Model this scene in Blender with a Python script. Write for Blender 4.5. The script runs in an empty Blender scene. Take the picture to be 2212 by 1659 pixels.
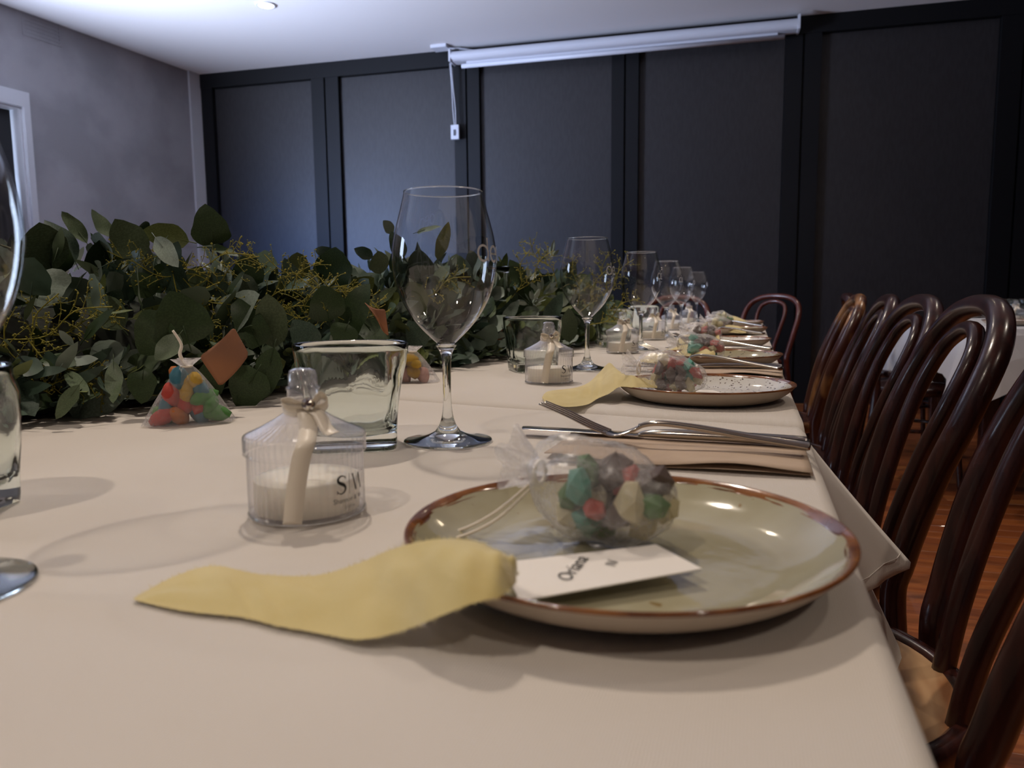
import bpy, math, random
import numpy as np
from mathutils import Vector, Matrix, noise
rnd = random.Random(7)
S = bpy.context.scene
COL = S.collection
PI = math.pi

# ---------------------------------------------------------------- camera
FPX, CX, CY, CAMZ = 1640.0, 1106.0, 829.5, 0.895
def _basis():
    v = Vector(((1621 - CX) / FPX, -(632.4 - CY) / FPX, 1)).normalized()
    n = v.cross(Vector((1, .01, 0))).normalized()
    if n.y < 0: n = -n
    r = n.cross(v).normalized()
    if r.x < 0: r = -r
    return r, v, n
_r, _v, _n = _basis()
def ray(px, py):
    d = Vector(((px - CX) / FPX, -(py - CY) / FPX, 1))
    return Vector((_r.dot(d), _v.dot(d), _n.dot(d)))
CAM = Vector((0, 0, CAMZ))
def onz(px, py, z):            # point of the room at height z
    d = ray(px, py); return CAM + d * ((z - CAMZ) / d.z)
def aty(px, py, y):            # point of the room at distance y along the table
    d = ray(px, py); return CAM + d * (y / d.y)
cam = bpy.data.objects.new('camera', bpy.data.cameras.new('camera'))
COL.objects.link(cam); S.camera = cam
xa = Vector((_r.x, _v.x, _n.x)); ya = Vector((_r.y, _v.y, _n.y)); za = Vector((_r.z, _v.z, _n.z))
cam.matrix_world = Matrix(((xa.x, ya.x, -za.x, 0), (xa.y, ya.y, -za.y, 0), (xa.z, ya.z, -za.z, CAMZ), (0, 0, 0, 1)))
cam.data.sensor_width = 36; cam.data.lens = 36 * FPX / 2212
cam.data.clip_start = .02; cam.data.clip_end = 60
cam.data.dof.use_dof = True; cam.data.dof.focus_distance = .98; cam.data.dof.aperture_fstop = 9.5

# ---------------------------------------------------------------- world, exposure
w = bpy.data.worlds.new('world'); S.world = w; w.use_nodes = True
w.node_tree.nodes['Background'].inputs[0].default_value = (.6, .62, .75, 1)
w.node_tree.nodes['Background'].inputs[1].default_value = .6
vs = S.view_settings; vs.view_transform = 'Standard'; vs.look = 'None'; vs.gamma = 1; vs.use_curve_mapping = False
vs.exposure = 1.58
S.cycles.use_denoising = True
S.cycles.max_bounces = 14; S.cycles.transmission_bounces = 12; S.cycles.transparent_max_bounces = 24
S.cycles.diffuse_bounces = 3; S.cycles.glossy_bounces = 4
S.cycles.sample_clamp_indirect = 4; S.cycles.blur_glossy = .6
def area(name, loc, target, size, power, col, size_y=None, spread=PI):
    l = bpy.data.lights.new(name, 'AREA'); l.energy = power; l.color = col; l.size = size; l.spread = spread
    if size_y: l.shape = 'RECTANGLE'; l.size_y = size_y
    o = bpy.data.objects.new(name, l); COL.objects.link(o); o.location = loc
    o.rotation_euler = (Vector(target) - Vector(loc)).to_track_quat('-Z', 'Y').to_euler(); return o
def spot(name, loc, power, col, angle=115, radius=.045, blend=.8):
    l = bpy.data.lights.new(name, 'SPOT'); l.energy = power; l.color = col
    l.spot_size = math.radians(angle); l.spot_blend = blend; l.shadow_soft_size = radius
    o = bpy.data.objects.new(name, l); COL.objects.link(o); o.location = loc; return o
WARM = (1, .87, .74)
ASSUMED_DOWNLIGHTS = [(-.9, -.9, 25), (-.9, 1.5, 32), (1.6, -.9, 22), (1.5, 1.6, 12), (1.3, 3.6, 10), (-.9, 3.4, 22), (.45, 5.0, 8), (-2.6, -.2, 15)]  # assumed warm ceiling lamps, all out of view
for x_, y_, p_ in ASSUMED_DOWNLIGHTS:
    spot('assumed_downlight_beam', (x_, y_, 2.955), p_, WARM)
spot('cool_downlight_beam', (-3.4, 4.99, 2.955), 8, (.75, .85, 1))
area('window_daylight', (-5.15, 3.1, 1.6), (-3.2, 4.3, 3.0), 1.0, 58, (.63, .74, 1), 1.4, spread=math.radians(105))  # lamp inside the left window, aimed up; assumed source of ceiling light
area('added_blue_blind_light', (-5.15, 3.1, 1.3), (-3.1, 6.3, 1.0), .8, 8, (.16, .36, 1), 1.0, spread=math.radians(70))  # extra blue lamp by the window, added to tint the left blinds
area('assumed_window_daylight', (-5.3, .1, 1.6), (0, .4, 1.2), 1.0, 16, (.62, .76, 1), 1.5)  # area lamp for an assumed unseen window, added for highlights on the glasses

# ---------------------------------------------------------------- materials
def lin(c):
    if isinstance(c, str):
        c = [int(c[i:i + 2], 16) / 255 for i in (0, 2, 4)]
        c = [x / 12.92 if x < .04045 else ((x + .055) / 1.055) ** 2.4 for x in c]
    return (c[0], c[1], c[2], 1)
def newmat(name):
    m = bpy.data.materials.new(name); m.use_nodes = True
    return m, m.node_tree.nodes, m.node_tree.links, m.node_tree.nodes['Principled BSDF']
def mat(name, col, rough=.5, metal=0, col2=None, nscale=8, bump=None, bdist=.001, coat=0, sheen=0, spec=None, stretch=None, lo=.4, hi=.6, detail=3, sss=0, ior=None, trans=0):
    m, N, L, b = newmat(name)
    b.inputs['Base Color'].default_value = lin(col); b.inputs['Roughness'].default_value = rough; b.inputs['Metallic'].default_value = metal
    b.inputs['Coat Weight'].default_value = coat; b.inputs['Sheen Weight'].default_value = sheen
    if spec is not None: b.inputs['Specular IOR Level'].default_value = spec
    if sss: b.inputs['Subsurface Weight'].default_value = sss; b.inputs['Subsurface Radius'].default_value = (.01, .008, .006); b.inputs['Subsurface Scale'].default_value = 1
    if ior: b.inputs['IOR'].default_value = ior
    if trans: b.inputs['Transmission Weight'].default_value = trans
    if col2 is not None or bump:
        tc = N.new('ShaderNodeTexCoord'); mp = N.new('ShaderNodeMapping'); L.new(tc.outputs['Object'], mp.inputs[0])
        if stretch: mp.inputs['Scale'].default_value = stretch
    if col2 is not None:
        n = N.new('ShaderNodeTexNoise'); n.inputs['Scale'].default_value = nscale; n.inputs['Detail'].default_value = detail
        L.new(mp.outputs[0], n.inputs[0]); r = N.new('ShaderNodeValToRGB'); L.new(n.outputs[0], r.inputs[0])
        r.color_ramp.elements[0].position = lo; r.color_ramp.elements[1].position = hi
        r.color_ramp.elements[0].color = lin(col); r.color_ramp.elements[1].color = lin(col2); L.new(r.outputs[0], b.inputs['Base Color'])
    if bump:
        n2 = N.new('ShaderNodeTexNoise'); n2.inputs['Scale'].default_value = bump[0]; n2.inputs['Detail'].default_value = 4
        L.new(mp.outputs[0], n2.inputs[0]); bp = N.new('ShaderNodeBump'); bp.inputs['Strength'].default_value = bump[1]; bp.inputs['Distance'].default_value = bdist
        L.new(n2.outputs[0], bp.inputs['Height']); L.new(bp.outputs[0], b.inputs['Normal'])
    return m
def sheer(name, col, dens, rough=.15, gloss=.06, edge=.5, grain=None):
    """thin clear sheet: part of the light goes straight through, part is scattered or mirrored"""
    m, N, L, b = newmat(name); N.remove(b)
    out = N['Material Output']; tr = N.new('ShaderNodeBsdfTransparent'); gl = N.new('ShaderNodeBsdfGlossy'); gl.inputs['Roughness'].default_value = rough
    fr = N.new('ShaderNodeFresnel'); geo = N.new('ShaderNodeNewGeometry'); io = N.new('ShaderNodeMath'); io.operation = 'MULTIPLY_ADD'
    L.new(geo.outputs['Backfacing'], io.inputs[0]); io.inputs[1].default_value = -.8333; io.inputs[2].default_value = 1.5; L.new(io.outputs[0], fr.inputs[0])   # same mirror strength seen from either side of the sheet
    mg = N.new('ShaderNodeMixShader')
    mul = N.new('ShaderNodeMath'); mul.operation = 'MULTIPLY'; mul.use_clamp = True; L.new(fr.outputs[0], mul.inputs[0]); mul.inputs[1].default_value = gloss
    L.new(mul.outputs[0], mg.inputs[0]); L.new(gl.outputs[0], mg.inputs[2])
    if dens > 0:
        df = N.new('ShaderNodeBsdfDiffuse'); df.inputs[0].default_value = lin(col); tl = N.new('ShaderNodeBsdfTranslucent'); tl.inputs[0].default_value = lin(col)
        md = N.new('ShaderNodeMixShader'); md.inputs[0].default_value = .5; L.new(df.outputs[0], md.inputs[1]); L.new(tl.outputs[0], md.inputs[2])
        mt = N.new('ShaderNodeMixShader'); lw = N.new('ShaderNodeLayerWeight'); lw.inputs[0].default_value = .35
        ma = N.new('ShaderNodeMath'); ma.operation = 'MULTIPLY_ADD'; ma.use_clamp = True; L.new(lw.outputs['Facing'], ma.inputs[0]); ma.inputs[1].default_value = edge; ma.inputs[2].default_value = dens
        if grain:
            tc = N.new('ShaderNodeTexCoord'); n = N.new('ShaderNodeTexNoise'); n.inputs['Scale'].default_value = grain; L.new(tc.outputs['Object'], n.inputs[0])
            mm = N.new('ShaderNodeMath'); mm.operation = 'MULTIPLY'; mm.inputs[1].default_value = 2; L.new(n.outputs[0], mm.inputs[0])
            m2 = N.new('ShaderNodeMath'); m2.operation = 'MULTIPLY'; m2.use_clamp = True; L.new(ma.outputs[0], m2.inputs[0]); L.new(mm.outputs[0], m2.inputs[1]); ma = m2
        L.new(ma.outputs[0], mt.inputs[0]); L.new(tr.outputs[0], mt.inputs[1]); L.new(md.outputs[0], mt.inputs[2]); L.new(mt.outputs[0], mg.inputs[1])
    else:
        tr.inputs[0].default_value = lin(col); L.new(tr.outputs[0], mg.inputs[1])
    L.new(mg.outputs[0], out.inputs[0]); return m
def emit(name, col, s):
    m, N, L, b = newmat(name); b.inputs['Base Color'].default_value = (0, 0, 0, 1)
    b.inputs['Emission Color'].default_value = lin(col); b.inputs['Emission Strength'].default_value = s; return m
def glass(name, col=(1, 1, 1), ior=1.5):
    m, N, L, b = newmat(name); N.remove(b); g = N.new('ShaderNodeBsdfGlass'); g.inputs[0].default_value = lin(col); g.inputs['Roughness'].default_value = 0; g.inputs['IOR'].default_value = ior
    L.new(g.outputs[0], N['Material Output'].inputs[0]); return m
def weave(name, col, col2, sc, strength, rough=.9):
    m, N, L, b = newmat(name); b.inputs['Roughness'].default_value = rough; b.inputs['Sheen Weight'].default_value = .15
    tc = N.new('ShaderNodeTexCoord'); n = N.new('ShaderNodeTexNoise'); n.inputs['Scale'].default_value = 3; L.new(tc.outputs['Object'], n.inputs[0])
    r = N.new('ShaderNodeValToRGB'); r.color_ramp.elements[0].color = lin(col); r.color_ramp.elements[1].color = lin(col2)
    r.color_ramp.elements[0].position = .35; r.color_ramp.elements[1].position = .65
    L.new(n.outputs[0], r.inputs[0]); L.new(r.outputs[0], b.inputs['Base Color'])
    w1 = N.new('ShaderNodeTexWave'); w1.inputs['Scale'].default_value = sc; w1.bands_direction = 'X'; w2 = N.new('ShaderNodeTexWave'); w2.inputs['Scale'].default_value = sc; w2.bands_direction = 'Y'
    for q in (w1, w2): q.inputs['Distortion'].default_value = 1.5; q.inputs['Detail'].default_value = 1; L.new(tc.outputs['Object'], q.inputs[0])
    a = N.new('ShaderNodeMath'); a.operation = 'ADD'; L.new(w1.outputs['Fac'], a.inputs[0]); L.new(w2.outputs['Fac'], a.inputs[1])
    bp = N.new('ShaderNodeBump'); bp.inputs['Strength'].default_value = strength; bp.inputs['Distance'].default_value = .0004; L.new(a.outputs[0], bp.inputs['Height']); L.new(bp.outputs[0], b.inputs['Normal'])
    return m
MT = {}
MT['cloth'] = weave('linen_cloth', 'cdc4ba', 'd5cdc4', 260, .35)
MT['cloth2'] = weave('white_cloth', 'c9c8cc', 'd2d2d6', 200, .3)
MT['ceiling'] = mat('ceiling_paint', 'dcd8d8', .7, bump=(40, .05))
MT['wall'] = mat('grey_wall_paint', '8f8c90', .75, col2='a09da0', nscale=2.2, bump=(30, .1), detail=6)
MT['trimw'] = mat('white_trim_paint', 'c8c8cc', .35)
MT['black'] = mat('black_frame_paint', '07070a', .55, spec=.3)
MT['blind'] = mat('charcoal_blind_fabric', '211e1f', .48, col2='282526', nscale=60, bump=(420, .5), bdist=.0008, spec=.55, stretch=(1, 1, .25))
MT['dark'] = mat('dark_room_paint', '17171b', .7)
MT['floor'] = mat('red_brown_floorboard', '86461f', .34, col2='9c5a2c', nscale=5, stretch=(1, 14, 1), bump=(60, .15), detail=6, coat=.2)
MT['floor2'] = mat('brown_floorboard', '73391a', .36, col2='8a4c24', nscale=6, stretch=(1, 16, 1), bump=(60, .15), detail=6, coat=.2)
MT['floor3'] = mat('light_floorboard', '955428', .32, col2='a86a38', nscale=4, stretch=(1, 12, 1), bump=(60, .15), detail=6, coat=.2)
MT['wood'] = mat('dark_bentwood', '241110', .24, col2='381b16', nscale=14, stretch=(4, 4, .6), bump=(50, .12), coat=.1)
MT['woodred'] = mat('red_bentwood', '4a1e14', .28, col2='61291b', nscale=14, stretch=(4, 4, .6), bump=(50, .12), coat=.25)
MT['woodlt'] = mat('worn_bentwood', '3c1c13', .28, col2='94683f', nscale=6, stretch=(2, 2, .7), bump=(50, .12), coat=.1, lo=.54, hi=.66)
MT['seat'] = mat('worn_seat_plywood', '8a5a35', .4, col2='b08c66', nscale=5, stretch=(6, 1, 1), bump=(60, .1))
MT['glass'] = glass('clear_glass', (.985, .995, .99))
MT['glassg'] = glass('thick_green_tinted_glass', (.962, .985, .972))
MT['bowl'] = sheer('thin_clear_glass', (.975, .98, .98), 0, rough=.0, gloss=1.9)
MT['plastic'] = sheer('clear_ribbed_plastic', 'ecebf6', .08, rough=.1, gloss=2.2, edge=.3)
MT['organza'] = sheer('white_organza', 'f0edf0', .15, rough=.3, gloss=.7, edge=.3, grain=260)
MT['organza2'] = sheer('gathered_organza', 'f0edf0', .42, rough=.3, gloss=.6, edge=.3, grain=200)
MT['wax'] = mat('ivory_wax', 'f6efe0', .5, sss=.3)
MT['satin'] = mat('cream_satin', 'eadfce', .38, sheen=.5, bump=(300, .15))
MT['gem'] = mat('rhinestone', 'd8d4cc', .05, metal=1)
MT['ink'] = mat('black_print', '15130f', .5)
MT['etch'] = mat('white_etching', 'dcdcdc', .6)
MT['sage'] = None
MT['steel'] = mat('polished_steel', 'b9b2a8', .14, metal=1, bump=(200, .03))
MT['kraft'] = mat('kraft_paper', 'b09a86', .85, col2='b8a28d', nscale=20, bump=(160, .2))
MT['tan'] = mat('tan_card', '8c6048', .8, col2='a06a48', nscale=10)
MT['card'] = mat('white_card', 'ece6df', .7)
MT['chiffon'] = mat('yellow_chiffon', 'cdb978', .85, col2='d8c68a', nscale=12, sheen=.3, bump=(500, .3), bdist=.0005)
_b = MT['chiffon'].node_tree.nodes['Principled BSDF']; _b.inputs['Transmission Weight'].default_value = 0; _b.inputs['Alpha'].default_value = .93
MT['white'] = mat('white_plastic', 'c9cad2', .45)
MT['grey'] = mat('grey_plastic', '4a4a50', .5)
MT['ribside'] = mat('beige_stoneware', 'b9aa98', .5, bump=(90, .1))
def leafmat(name, top, top2, under):
    m, N, L, b = newmat(name); b.inputs['Roughness'].default_value = .5; b.inputs['Specular IOR Level'].default_value = .35
    tc = N.new('ShaderNodeTexCoord'); n = N.new('ShaderNodeTexNoise'); n.inputs['Scale'].default_value = 30; n.inputs['Detail'].default_value = 4; L.new(tc.outputs['Object'], n.inputs[0])
    r = N.new('ShaderNodeValToRGB'); r.color_ramp.elements[0].color = lin(top); r.color_ramp.elements[1].color = lin(top2); r.color_ramp.elements[0].position = .4; r.color_ramp.elements[1].position = .65; L.new(n.outputs[0], r.inputs[0])
    g = N.new('ShaderNodeNewGeometry'); mx = N.new('ShaderNodeMix'); mx.data_type = 'RGBA'
    L.new(g.outputs['Backfacing'], mx.inputs[0]); L.new(r.outputs[0], mx.inputs[6]); mx.inputs[7].default_value = lin(under); L.new(mx.outputs[2], b.inputs['Base Color']); return m
MT['leaf0'] = leafmat('grey_green_leaf', '4c5a40', '5b6a4e', '74806e')
MT['leaf1'] = leafmat('dark_green_leaf', '2c3d22', '3a4c2c', '52614a')
MT['leaf2'] = leafmat('silver_leaf', '6d7a6e', '7f8c80', '8e998f')
MT['leaf3'] = leafmat('blue_green_leaf', '35473a', '46584a', '64756a')
MT['leaf4'] = leafmat('olive_leaf', '56602f', '666f3c', '717a50')
MT['wattle'] = mat('yellow_wattle', '7f7a26', .8, col2='9a9036', nscale=60)
MT['twig'] = mat('twig_bark', '5a5a34', .8)
CANDY = {'cream': mat('cream_candy', 'd9cfa8', .35, col2='c2b68e', nscale=90, bump=(200, .4)), 'green': mat('green_candy', '3f6b32', .3, col2='55823c', nscale=90, bump=(200, .4)),
         'red': mat('red_candy', 'a8423a', .3, col2='c0584a', nscale=90, bump=(200, .4)), 'teal': mat('teal_candy', '3f8a78', .3, col2='66a896', nscale=90, bump=(200, .4)),
         'brown': mat('brown_candy', '51423c', .35, col2='6a5a52', nscale=90, bump=(200, .4))}
GUM = {'red': mat('red_gummy', 'c8352a', .45, col2='dc5a48', nscale=400, bump=(900, .8)), 'orange': mat('orange_gummy', 'd8722a', .45, col2='e28c48', nscale=400, bump=(900, .8)),
       'yellow': mat('yellow_gummy', 'd8a52c', .45, col2='e0ba52', nscale=400, bump=(900, .8)), 'blue': mat('blue_gummy', '2f6f86', .45, col2='4a8ca0', nscale=400, bump=(900, .8)),
       'green': mat('green_gummy', '3f8a35', .45, col2='63a44c', nscale=400, bump=(900, .8)), 'pink': mat('pink_gummy', 'd89a8c', .45, col2='e0b0a2', nscale=400, bump=(900, .8))}
def platemat(name, c, c2, speck, sscale, slo):
    m, N, L, b = newmat(name); b.inputs['Roughness'].default_value = .1; b.inputs['Coat Weight'].default_value = .6; b.inputs['Coat Roughness'].default_value = .04
    tc = N.new('ShaderNodeTexCoord'); n = N.new('ShaderNodeTexNoise'); n.inputs['Scale'].default_value = 14; n.inputs['Detail'].default_value = 3; L.new(tc.outputs['Object'], n.inputs[0])
    r = N.new('ShaderNodeValToRGB'); r.color_ramp.elements[0].color = lin(c); r.color_ramp.elements[1].color = lin(c2); r.color_ramp.elements[0].position = .42; r.color_ramp.elements[1].position = .62; L.new(n.outputs[0], r.inputs[0])
    v = N.new('ShaderNodeTexNoise'); v.inputs['Scale'].default_value = sscale; v.inputs['Detail'].default_value = 1; L.new(tc.outputs['Object'], v.inputs[0])
    n3 = N.new('ShaderNodeTexNoise'); n3.inputs['Scale'].default_value = 11; L.new(tc.outputs['Object'], n3.inputs[0])
    ad = N.new('ShaderNodeMath'); ad.operation = 'MULTIPLY_ADD'; L.new(n3.outputs[0], ad.inputs[0]); ad.inputs[1].default_value = .35; L.new(v.outputs[0], ad.inputs[2])
    r2 = N.new('ShaderNodeValToRGB'); r2.color_ramp.elements[0].position = slo; r2.color_ramp.elements[1].position = slo + .02; L.new(ad.outputs[0], r2.inputs[0])
    mx = N.new('ShaderNodeMix'); mx.data_type = 'RGBA'; L.new(r2.outputs[0], mx.inputs[0]); L.new(r.outputs[0], mx.inputs[6]); mx.inputs[7].default_value = lin(speck); L.new(mx.outputs[2], b.inputs['Base Color'])
    bn = N.new('ShaderNodeTexNoise'); bn.inputs['Scale'].default_value = 45; L.new(tc.outputs['Object'], bn.inputs[0]); bp = N.new('ShaderNodeBump'); bp.inputs['Strength'].default_value = .25; bp.inputs['Distance'].default_value = .0008
    L.new(bn.outputs[0], bp.inputs['Height']); L.new(bp.outputs[0], b.inputs['Normal']); L.new(bp.outputs[0], b.inputs['Coat Normal']); return m
MT['sage'] = platemat('sage_glaze', 'a29a7c', 'afa98f', '8a744c', 90, .95)
MT['whiteglaze'] = platemat('speckled_white_glaze', 'c9c4ba', 'd2cec6', '5a4a38', 250, .84)
MT['sagesp'] = platemat('speckled_sage_glaze', '958a6a', 'a19878', '4a3c2a', 170, .84)
MT['rim'] = mat('brown_rim_glaze', '64381a', .15, col2='8e5a2c', nscale=40, coat=.6, bump=(70, .2))

# ---------------------------------------------------------------- mesh helpers
def link(o, parent=None):
    COL.objects.link(o)
    if parent is not None: o.parent = parent
    return o
def mobj(name, vf, m, parent=None, smooth=True, loc=None):
    me = bpy.data.meshes.new(name); me.from_pydata([tuple(v) for v in vf[0]], [], vf[1]); me.update()
    if smooth: me.polygons.foreach_set('use_smooth', [True] * len(me.polygons))
    if m: me.materials.append(m)
    o = bpy.data.objects.new(name, me)
    if loc: o.location = loc
    return link(o, parent)
def tag(o, label=None, cat=None, group=None, kind=None):
    if label: o['label'] = label
    if cat: o['category'] = cat
    if group: o['group'] = group
    if kind: o['kind'] = kind
    return o
def thing(name, label, cat, loc=(0, 0, 0), rz=0, group=None):
    o = bpy.data.objects.new(name, None); o.empty_display_size = .03; link(o); o.location = loc; o.rotation_euler = (0, 0, rz)
    return tag(o, label, cat, group)
def kids(o): return [c for c in KIDS if c.parent == o]
def dup(o, loc, rz, label, group=None):
    n = o.copy(); link(n); n.location = loc; n.rotation_euler = (0, 0, rz); n['label'] = label
    if group: n['group'] = group
    for c in list(o.children):
        k = c.copy(); link(k, n)
        for g in list(c.children): link(g.copy(), k)
    return n
def join(*vfs):
    V, F = [], []
    for v, f in vfs:
        k = len(V); V += [tuple(p) for p in v]; F += [tuple(i + k for i in q) for q in f]
    return V, F
def xf(vf, mx): return [mx @ Vector(v) for v in vf[0]], vf[1]
def box(x0, x1, y0, y1, z0, z1):
    V = [(x, y, z) for x in (x0, x1) for y in (y0, y1) for z in (z0, z1)]
    return V, [(0, 1, 3, 2), (4, 6, 7, 5), (0, 4, 5, 1), (2, 3, 7, 6), (0, 2, 6, 4), (1, 5, 7, 3)]
def bevbox(x0, x1, y0, y1, z0, z1, b):
    V = []; F = []
    ring = lambda i, z: [(x0 + i, y0 + b, z), (x0 + b, y0 + i, z), (x1 - b, y0 + i, z), (x1 - i, y0 + b, z), (x1 - i, y1 - b, z), (x1 - b, y1 - i, z), (x0 + b, y1 - i, z), (x0 + i, y1 - b, z)]
    for z, i in ((z0, b * .8), (z0 + b, 0), (z1 - b, 0), (z1, b * .8)): V += ring(i, z)
    for k in range(3):
        for j in range(8): F.append((k * 8 + j, k * 8 + (j + 1) % 8, k * 8 + 8 + (j + 1) % 8, k * 8 + 8 + j))
    F.append(tuple(range(7, -1, -1))); F.append(tuple(range(24, 32))); return V, F
def lathe(prof, n=48, capa=False, capb=False, rf=None):
    V, F = [], []
    for i, (r, z) in enumerate(prof):
        for j in range(n):
            a = 2 * PI * j / n; q = r if rf is None else rf(r, z, a, i)
            V.append((q * math.cos(a), q * math.sin(a), z))
    for i in range(len(prof) - 1):
        for j in range(n):
            k = (j + 1) % n; F.append((i * n + j, i * n + k, (i + 1) * n + k, (i + 1) * n + j))
    if capa: F.append(tuple(range(n - 1, -1, -1)))
    if capb: F.append(tuple(range((len(prof) - 1) * n, len(prof) * n)))
    return V, F
def spline(pts, sub=8, closed=False):
    P = [Vector(p) for p in pts]; n = len(P); out = []
    for i in range(n if closed else n - 1):
        if closed: a, b, c, d = P[(i - 1) % n], P[i], P[(i + 1) % n], P[(i + 2) % n]
        else: a, b, c, d = P[max(i - 1, 0)], P[i], P[i + 1], P[min(i + 2, n - 1)]
        for k in range(sub):
            t = k / sub; out.append(.5 * ((2 * b) + (c - a) * t + (2 * a - 5 * b + 4 * c - d) * t * t + (3 * b - a - 3 * c + d) * t ** 3))
    if not closed: out.append(P[-1])
    return out
def tube(path, rad, n=10, closed=False, cap=True):
    P = [Vector(p) for p in path]; m = len(P); V, F = [], []
    up = None
    for i in range(m):
        t = (P[(i + 1) % m] - P[(i - 1) % m]) if closed else (P[min(i + 1, m - 1)] - P[max(i - 1, 0)])
        t.normalize()
        if up is None:
            up = Vector((0, 0, 1)) if abs(t.z) < .9 else Vector((1, 0, 0))
        up = (up - t * up.dot(t)).normalized(); s = t.cross(up)
        r = rad(i / (m - 1)) if callable(rad) else rad
        for j in range(n):
            a = 2 * PI * j / n; V.append(P[i] + (up * math.cos(a) + s * math.sin(a)) * r)
    for i in range(m if closed else m - 1):
        for j in range(n):
            k = (j + 1) % n; q = ((i + 1) % m) * n; F.append((i * n + j, i * n + k, q + k, q + j))
    if not closed and cap: F.append(tuple(range(n - 1, -1, -1))); F.append(tuple(range((m - 1) * n, m * n)))
    return V, F
def grid(fn, nu, nv, thick=0):
    V = [Vector(fn(i / nu, j / nv)) for i in range(nu + 1) for j in range(nv + 1)]; F = []
    for i in range(nu):
        for j in range(nv):
            a = i * (nv + 1) + j; F.append((a, a + 1, a + nv + 2, a + nv + 1))
    return V, F
def strip(path, side, wd):
    """flat ribbon along a path; side = sideways direction or function(t)"""
    V, F = [], []
    n = len(path)
    for i, p in enumerate(path):
        s = side(i / (n - 1)) if callable(side) else side; k = wd(i / (n - 1)) if callable(wd) else wd
        for u in (-.5, 0, .5): V.append(Vector(p) + Vector(s) * (u * k))
    for i in range(n - 1):
        for j in range(2): F.append((i * 3 + j, i * 3 + j + 1, i * 3 + j + 4, i * 3 + j + 3))
    return V, F
def solid(o, t, off=0):
    md = o.modifiers.new('thickness', 'SOLIDIFY'); md.thickness = t; md.offset = off; return o
def textmesh(s, size, shear=0):
    cu = bpy.data.curves.new('lettering', 'FONT'); cu.body = s; cu.size = size; cu.align_x = 'CENTER'; cu.shear = shear; cu.resolution_u = 3
    o = bpy.data.objects.new('lettering', cu); COL.objects.link(o)
    dg = bpy.context.evaluated_depsgraph_get(); me = bpy.data.meshes.new_from_object(o.evaluated_get(dg))
    vf = [v.co.copy() for v in me.vertices], [tuple(p.vertices) for p in me.polygons]
    bpy.data.objects.remove(o); bpy.data.meshes.remove(me); return vf
def stroke(pts, wfn, sub=6):
    """flat pen stroke in the xy plane"""
    P = spline([(x, y, 0) for x, y in pts], sub) if sub > 1 else [Vector((x, y, 0)) for x, y in pts]
    V, F = [], []; n = len(P)
    for i, p in enumerate(P):
        t = (P[min(i + 1, n - 1)] - P[max(i - 1, 0)]).normalized(); s = Vector((-t.y, t.x, 0)); k = wfn(i / (n - 1)) if callable(wfn) else wfn
        V += [p - s * k / 2, p + s * k / 2]
    return V, [(2 * i, 2 * i + 2, 2 * i + 3, 2 * i + 1) for i in range(n - 1)]
def wrap(vf, radius, a0, z0):
    """bend a flat drawing (x right, y up) round a vertical axis; radius may depend on z"""
    V = []
    for p in vf[0]:
        z = z0 + p[1]; r = radius(z) if callable(radius) else radius; a = a0 + p[0] / r; V.append((r * math.cos(a), r * math.sin(a), z))
    return V, vf[1]
def ramp(x, a, b): t = max(0, min(1, (x - a) / (b - a))); return t * t * (3 - 2 * t)

# ================================================================ THE ROOM
H = 3.0
A = Vector((-5.051, 6.296, 0)); WD = Vector((6.53, .286, 0)).normalized(); WN = Vector((WD.y, -WD.x, 0))   # back wall line, normal into the room
def bw(s, d, z): return A + WD * s + WN * d + Vector((0, 0, z))
def bwbox(s0, s1, d0, d1, z0, z1):
    V, F = box(s0, s1, d0, d1, z0, z1); return [bw(*v) for v in V], F
SW = 10.5
LD = Vector((-.06, -1, 0)).normalized(); LN = Vector((1, -.06, 0)).normalized()      # left wall runs toward the camera
def lw(t, d, z): return A + LD * t + LN * d + Vector((0, 0, z))
def lwbox(t0, t1, d0, d1, z0, z1):
    V, F = box(t0, t1, d0, d1, z0, z1); return [lw(*v) for v in V], F
ceil = tag(mobj('ceiling', box(-6, 6.2, -3.4, 7.2, H, H + .1), MT['ceiling'], smooth=False), kind='structure')
tag(mobj('wall_back', bwbox(-.2, SW, -.25, -.06, 0, H), MT['dark'], smooth=False), kind='structure')
tag(mobj('wall_right', box(5.3, 5.45, -3.4, 6.75, 0, H), MT['dark'], smooth=False), kind='structure')
tag(mobj('wall_front', box(-5.9, 5.45, -3.5, -3.35, 0, H), MT['wall'], smooth=False), kind='structure')
# left wall with a window opening (the window's far jamb shows at the frame's left edge)
def wpt(px, py):
    d = ray(px, py); q = (A - CAM).dot(LN) / d.dot(LN); p = CAM + d * q; return (p - A).dot(LD), p.z
wt0, wtop = wpt(56, 225)
wt0 = wpt(68, 330)[0] + .05
W0, W1, WZ = wt0, wt0 + 1.1, wtop - .03
wall = join(lwbox(0, W0, -.22, 0, 0, H), lwbox(W0, W1, -.22, 0, WZ, H), lwbox(W0, W1, -.22, 0, 0, .75), lwbox(W1, 9.6, -.22, 0, 0, H))
tag(mobj('wall_left', wall, MT['wall'], smooth=False), kind='structure')
win = tag(link(bpy.data.objects.new('window_1', None)), kind='structure')
cs = .05
for q in (lwbox(W0 - cs, W0, 0, .025, .7, WZ + .11), lwbox(W1, W1 + cs, 0, .025, .7, WZ + .11), lwbox(W0, W1, 0, .025, WZ, WZ + .11), lwbox(W0 - cs, W1 + cs, 0, .05, .7, .75)):
    mobj('casing', q, MT['trimw'], win, False)
for q in (lwbox(W0 - .002, W0 + .018, -.21, .0, .75, WZ), lwbox(W1 - .018, W1 + .002, -.21, 0, .75, WZ), lwbox(W0, W1, -.21, 0, WZ - .018, WZ)):
    mobj('reveal', q, MT['trimw'], win, False)
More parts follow.
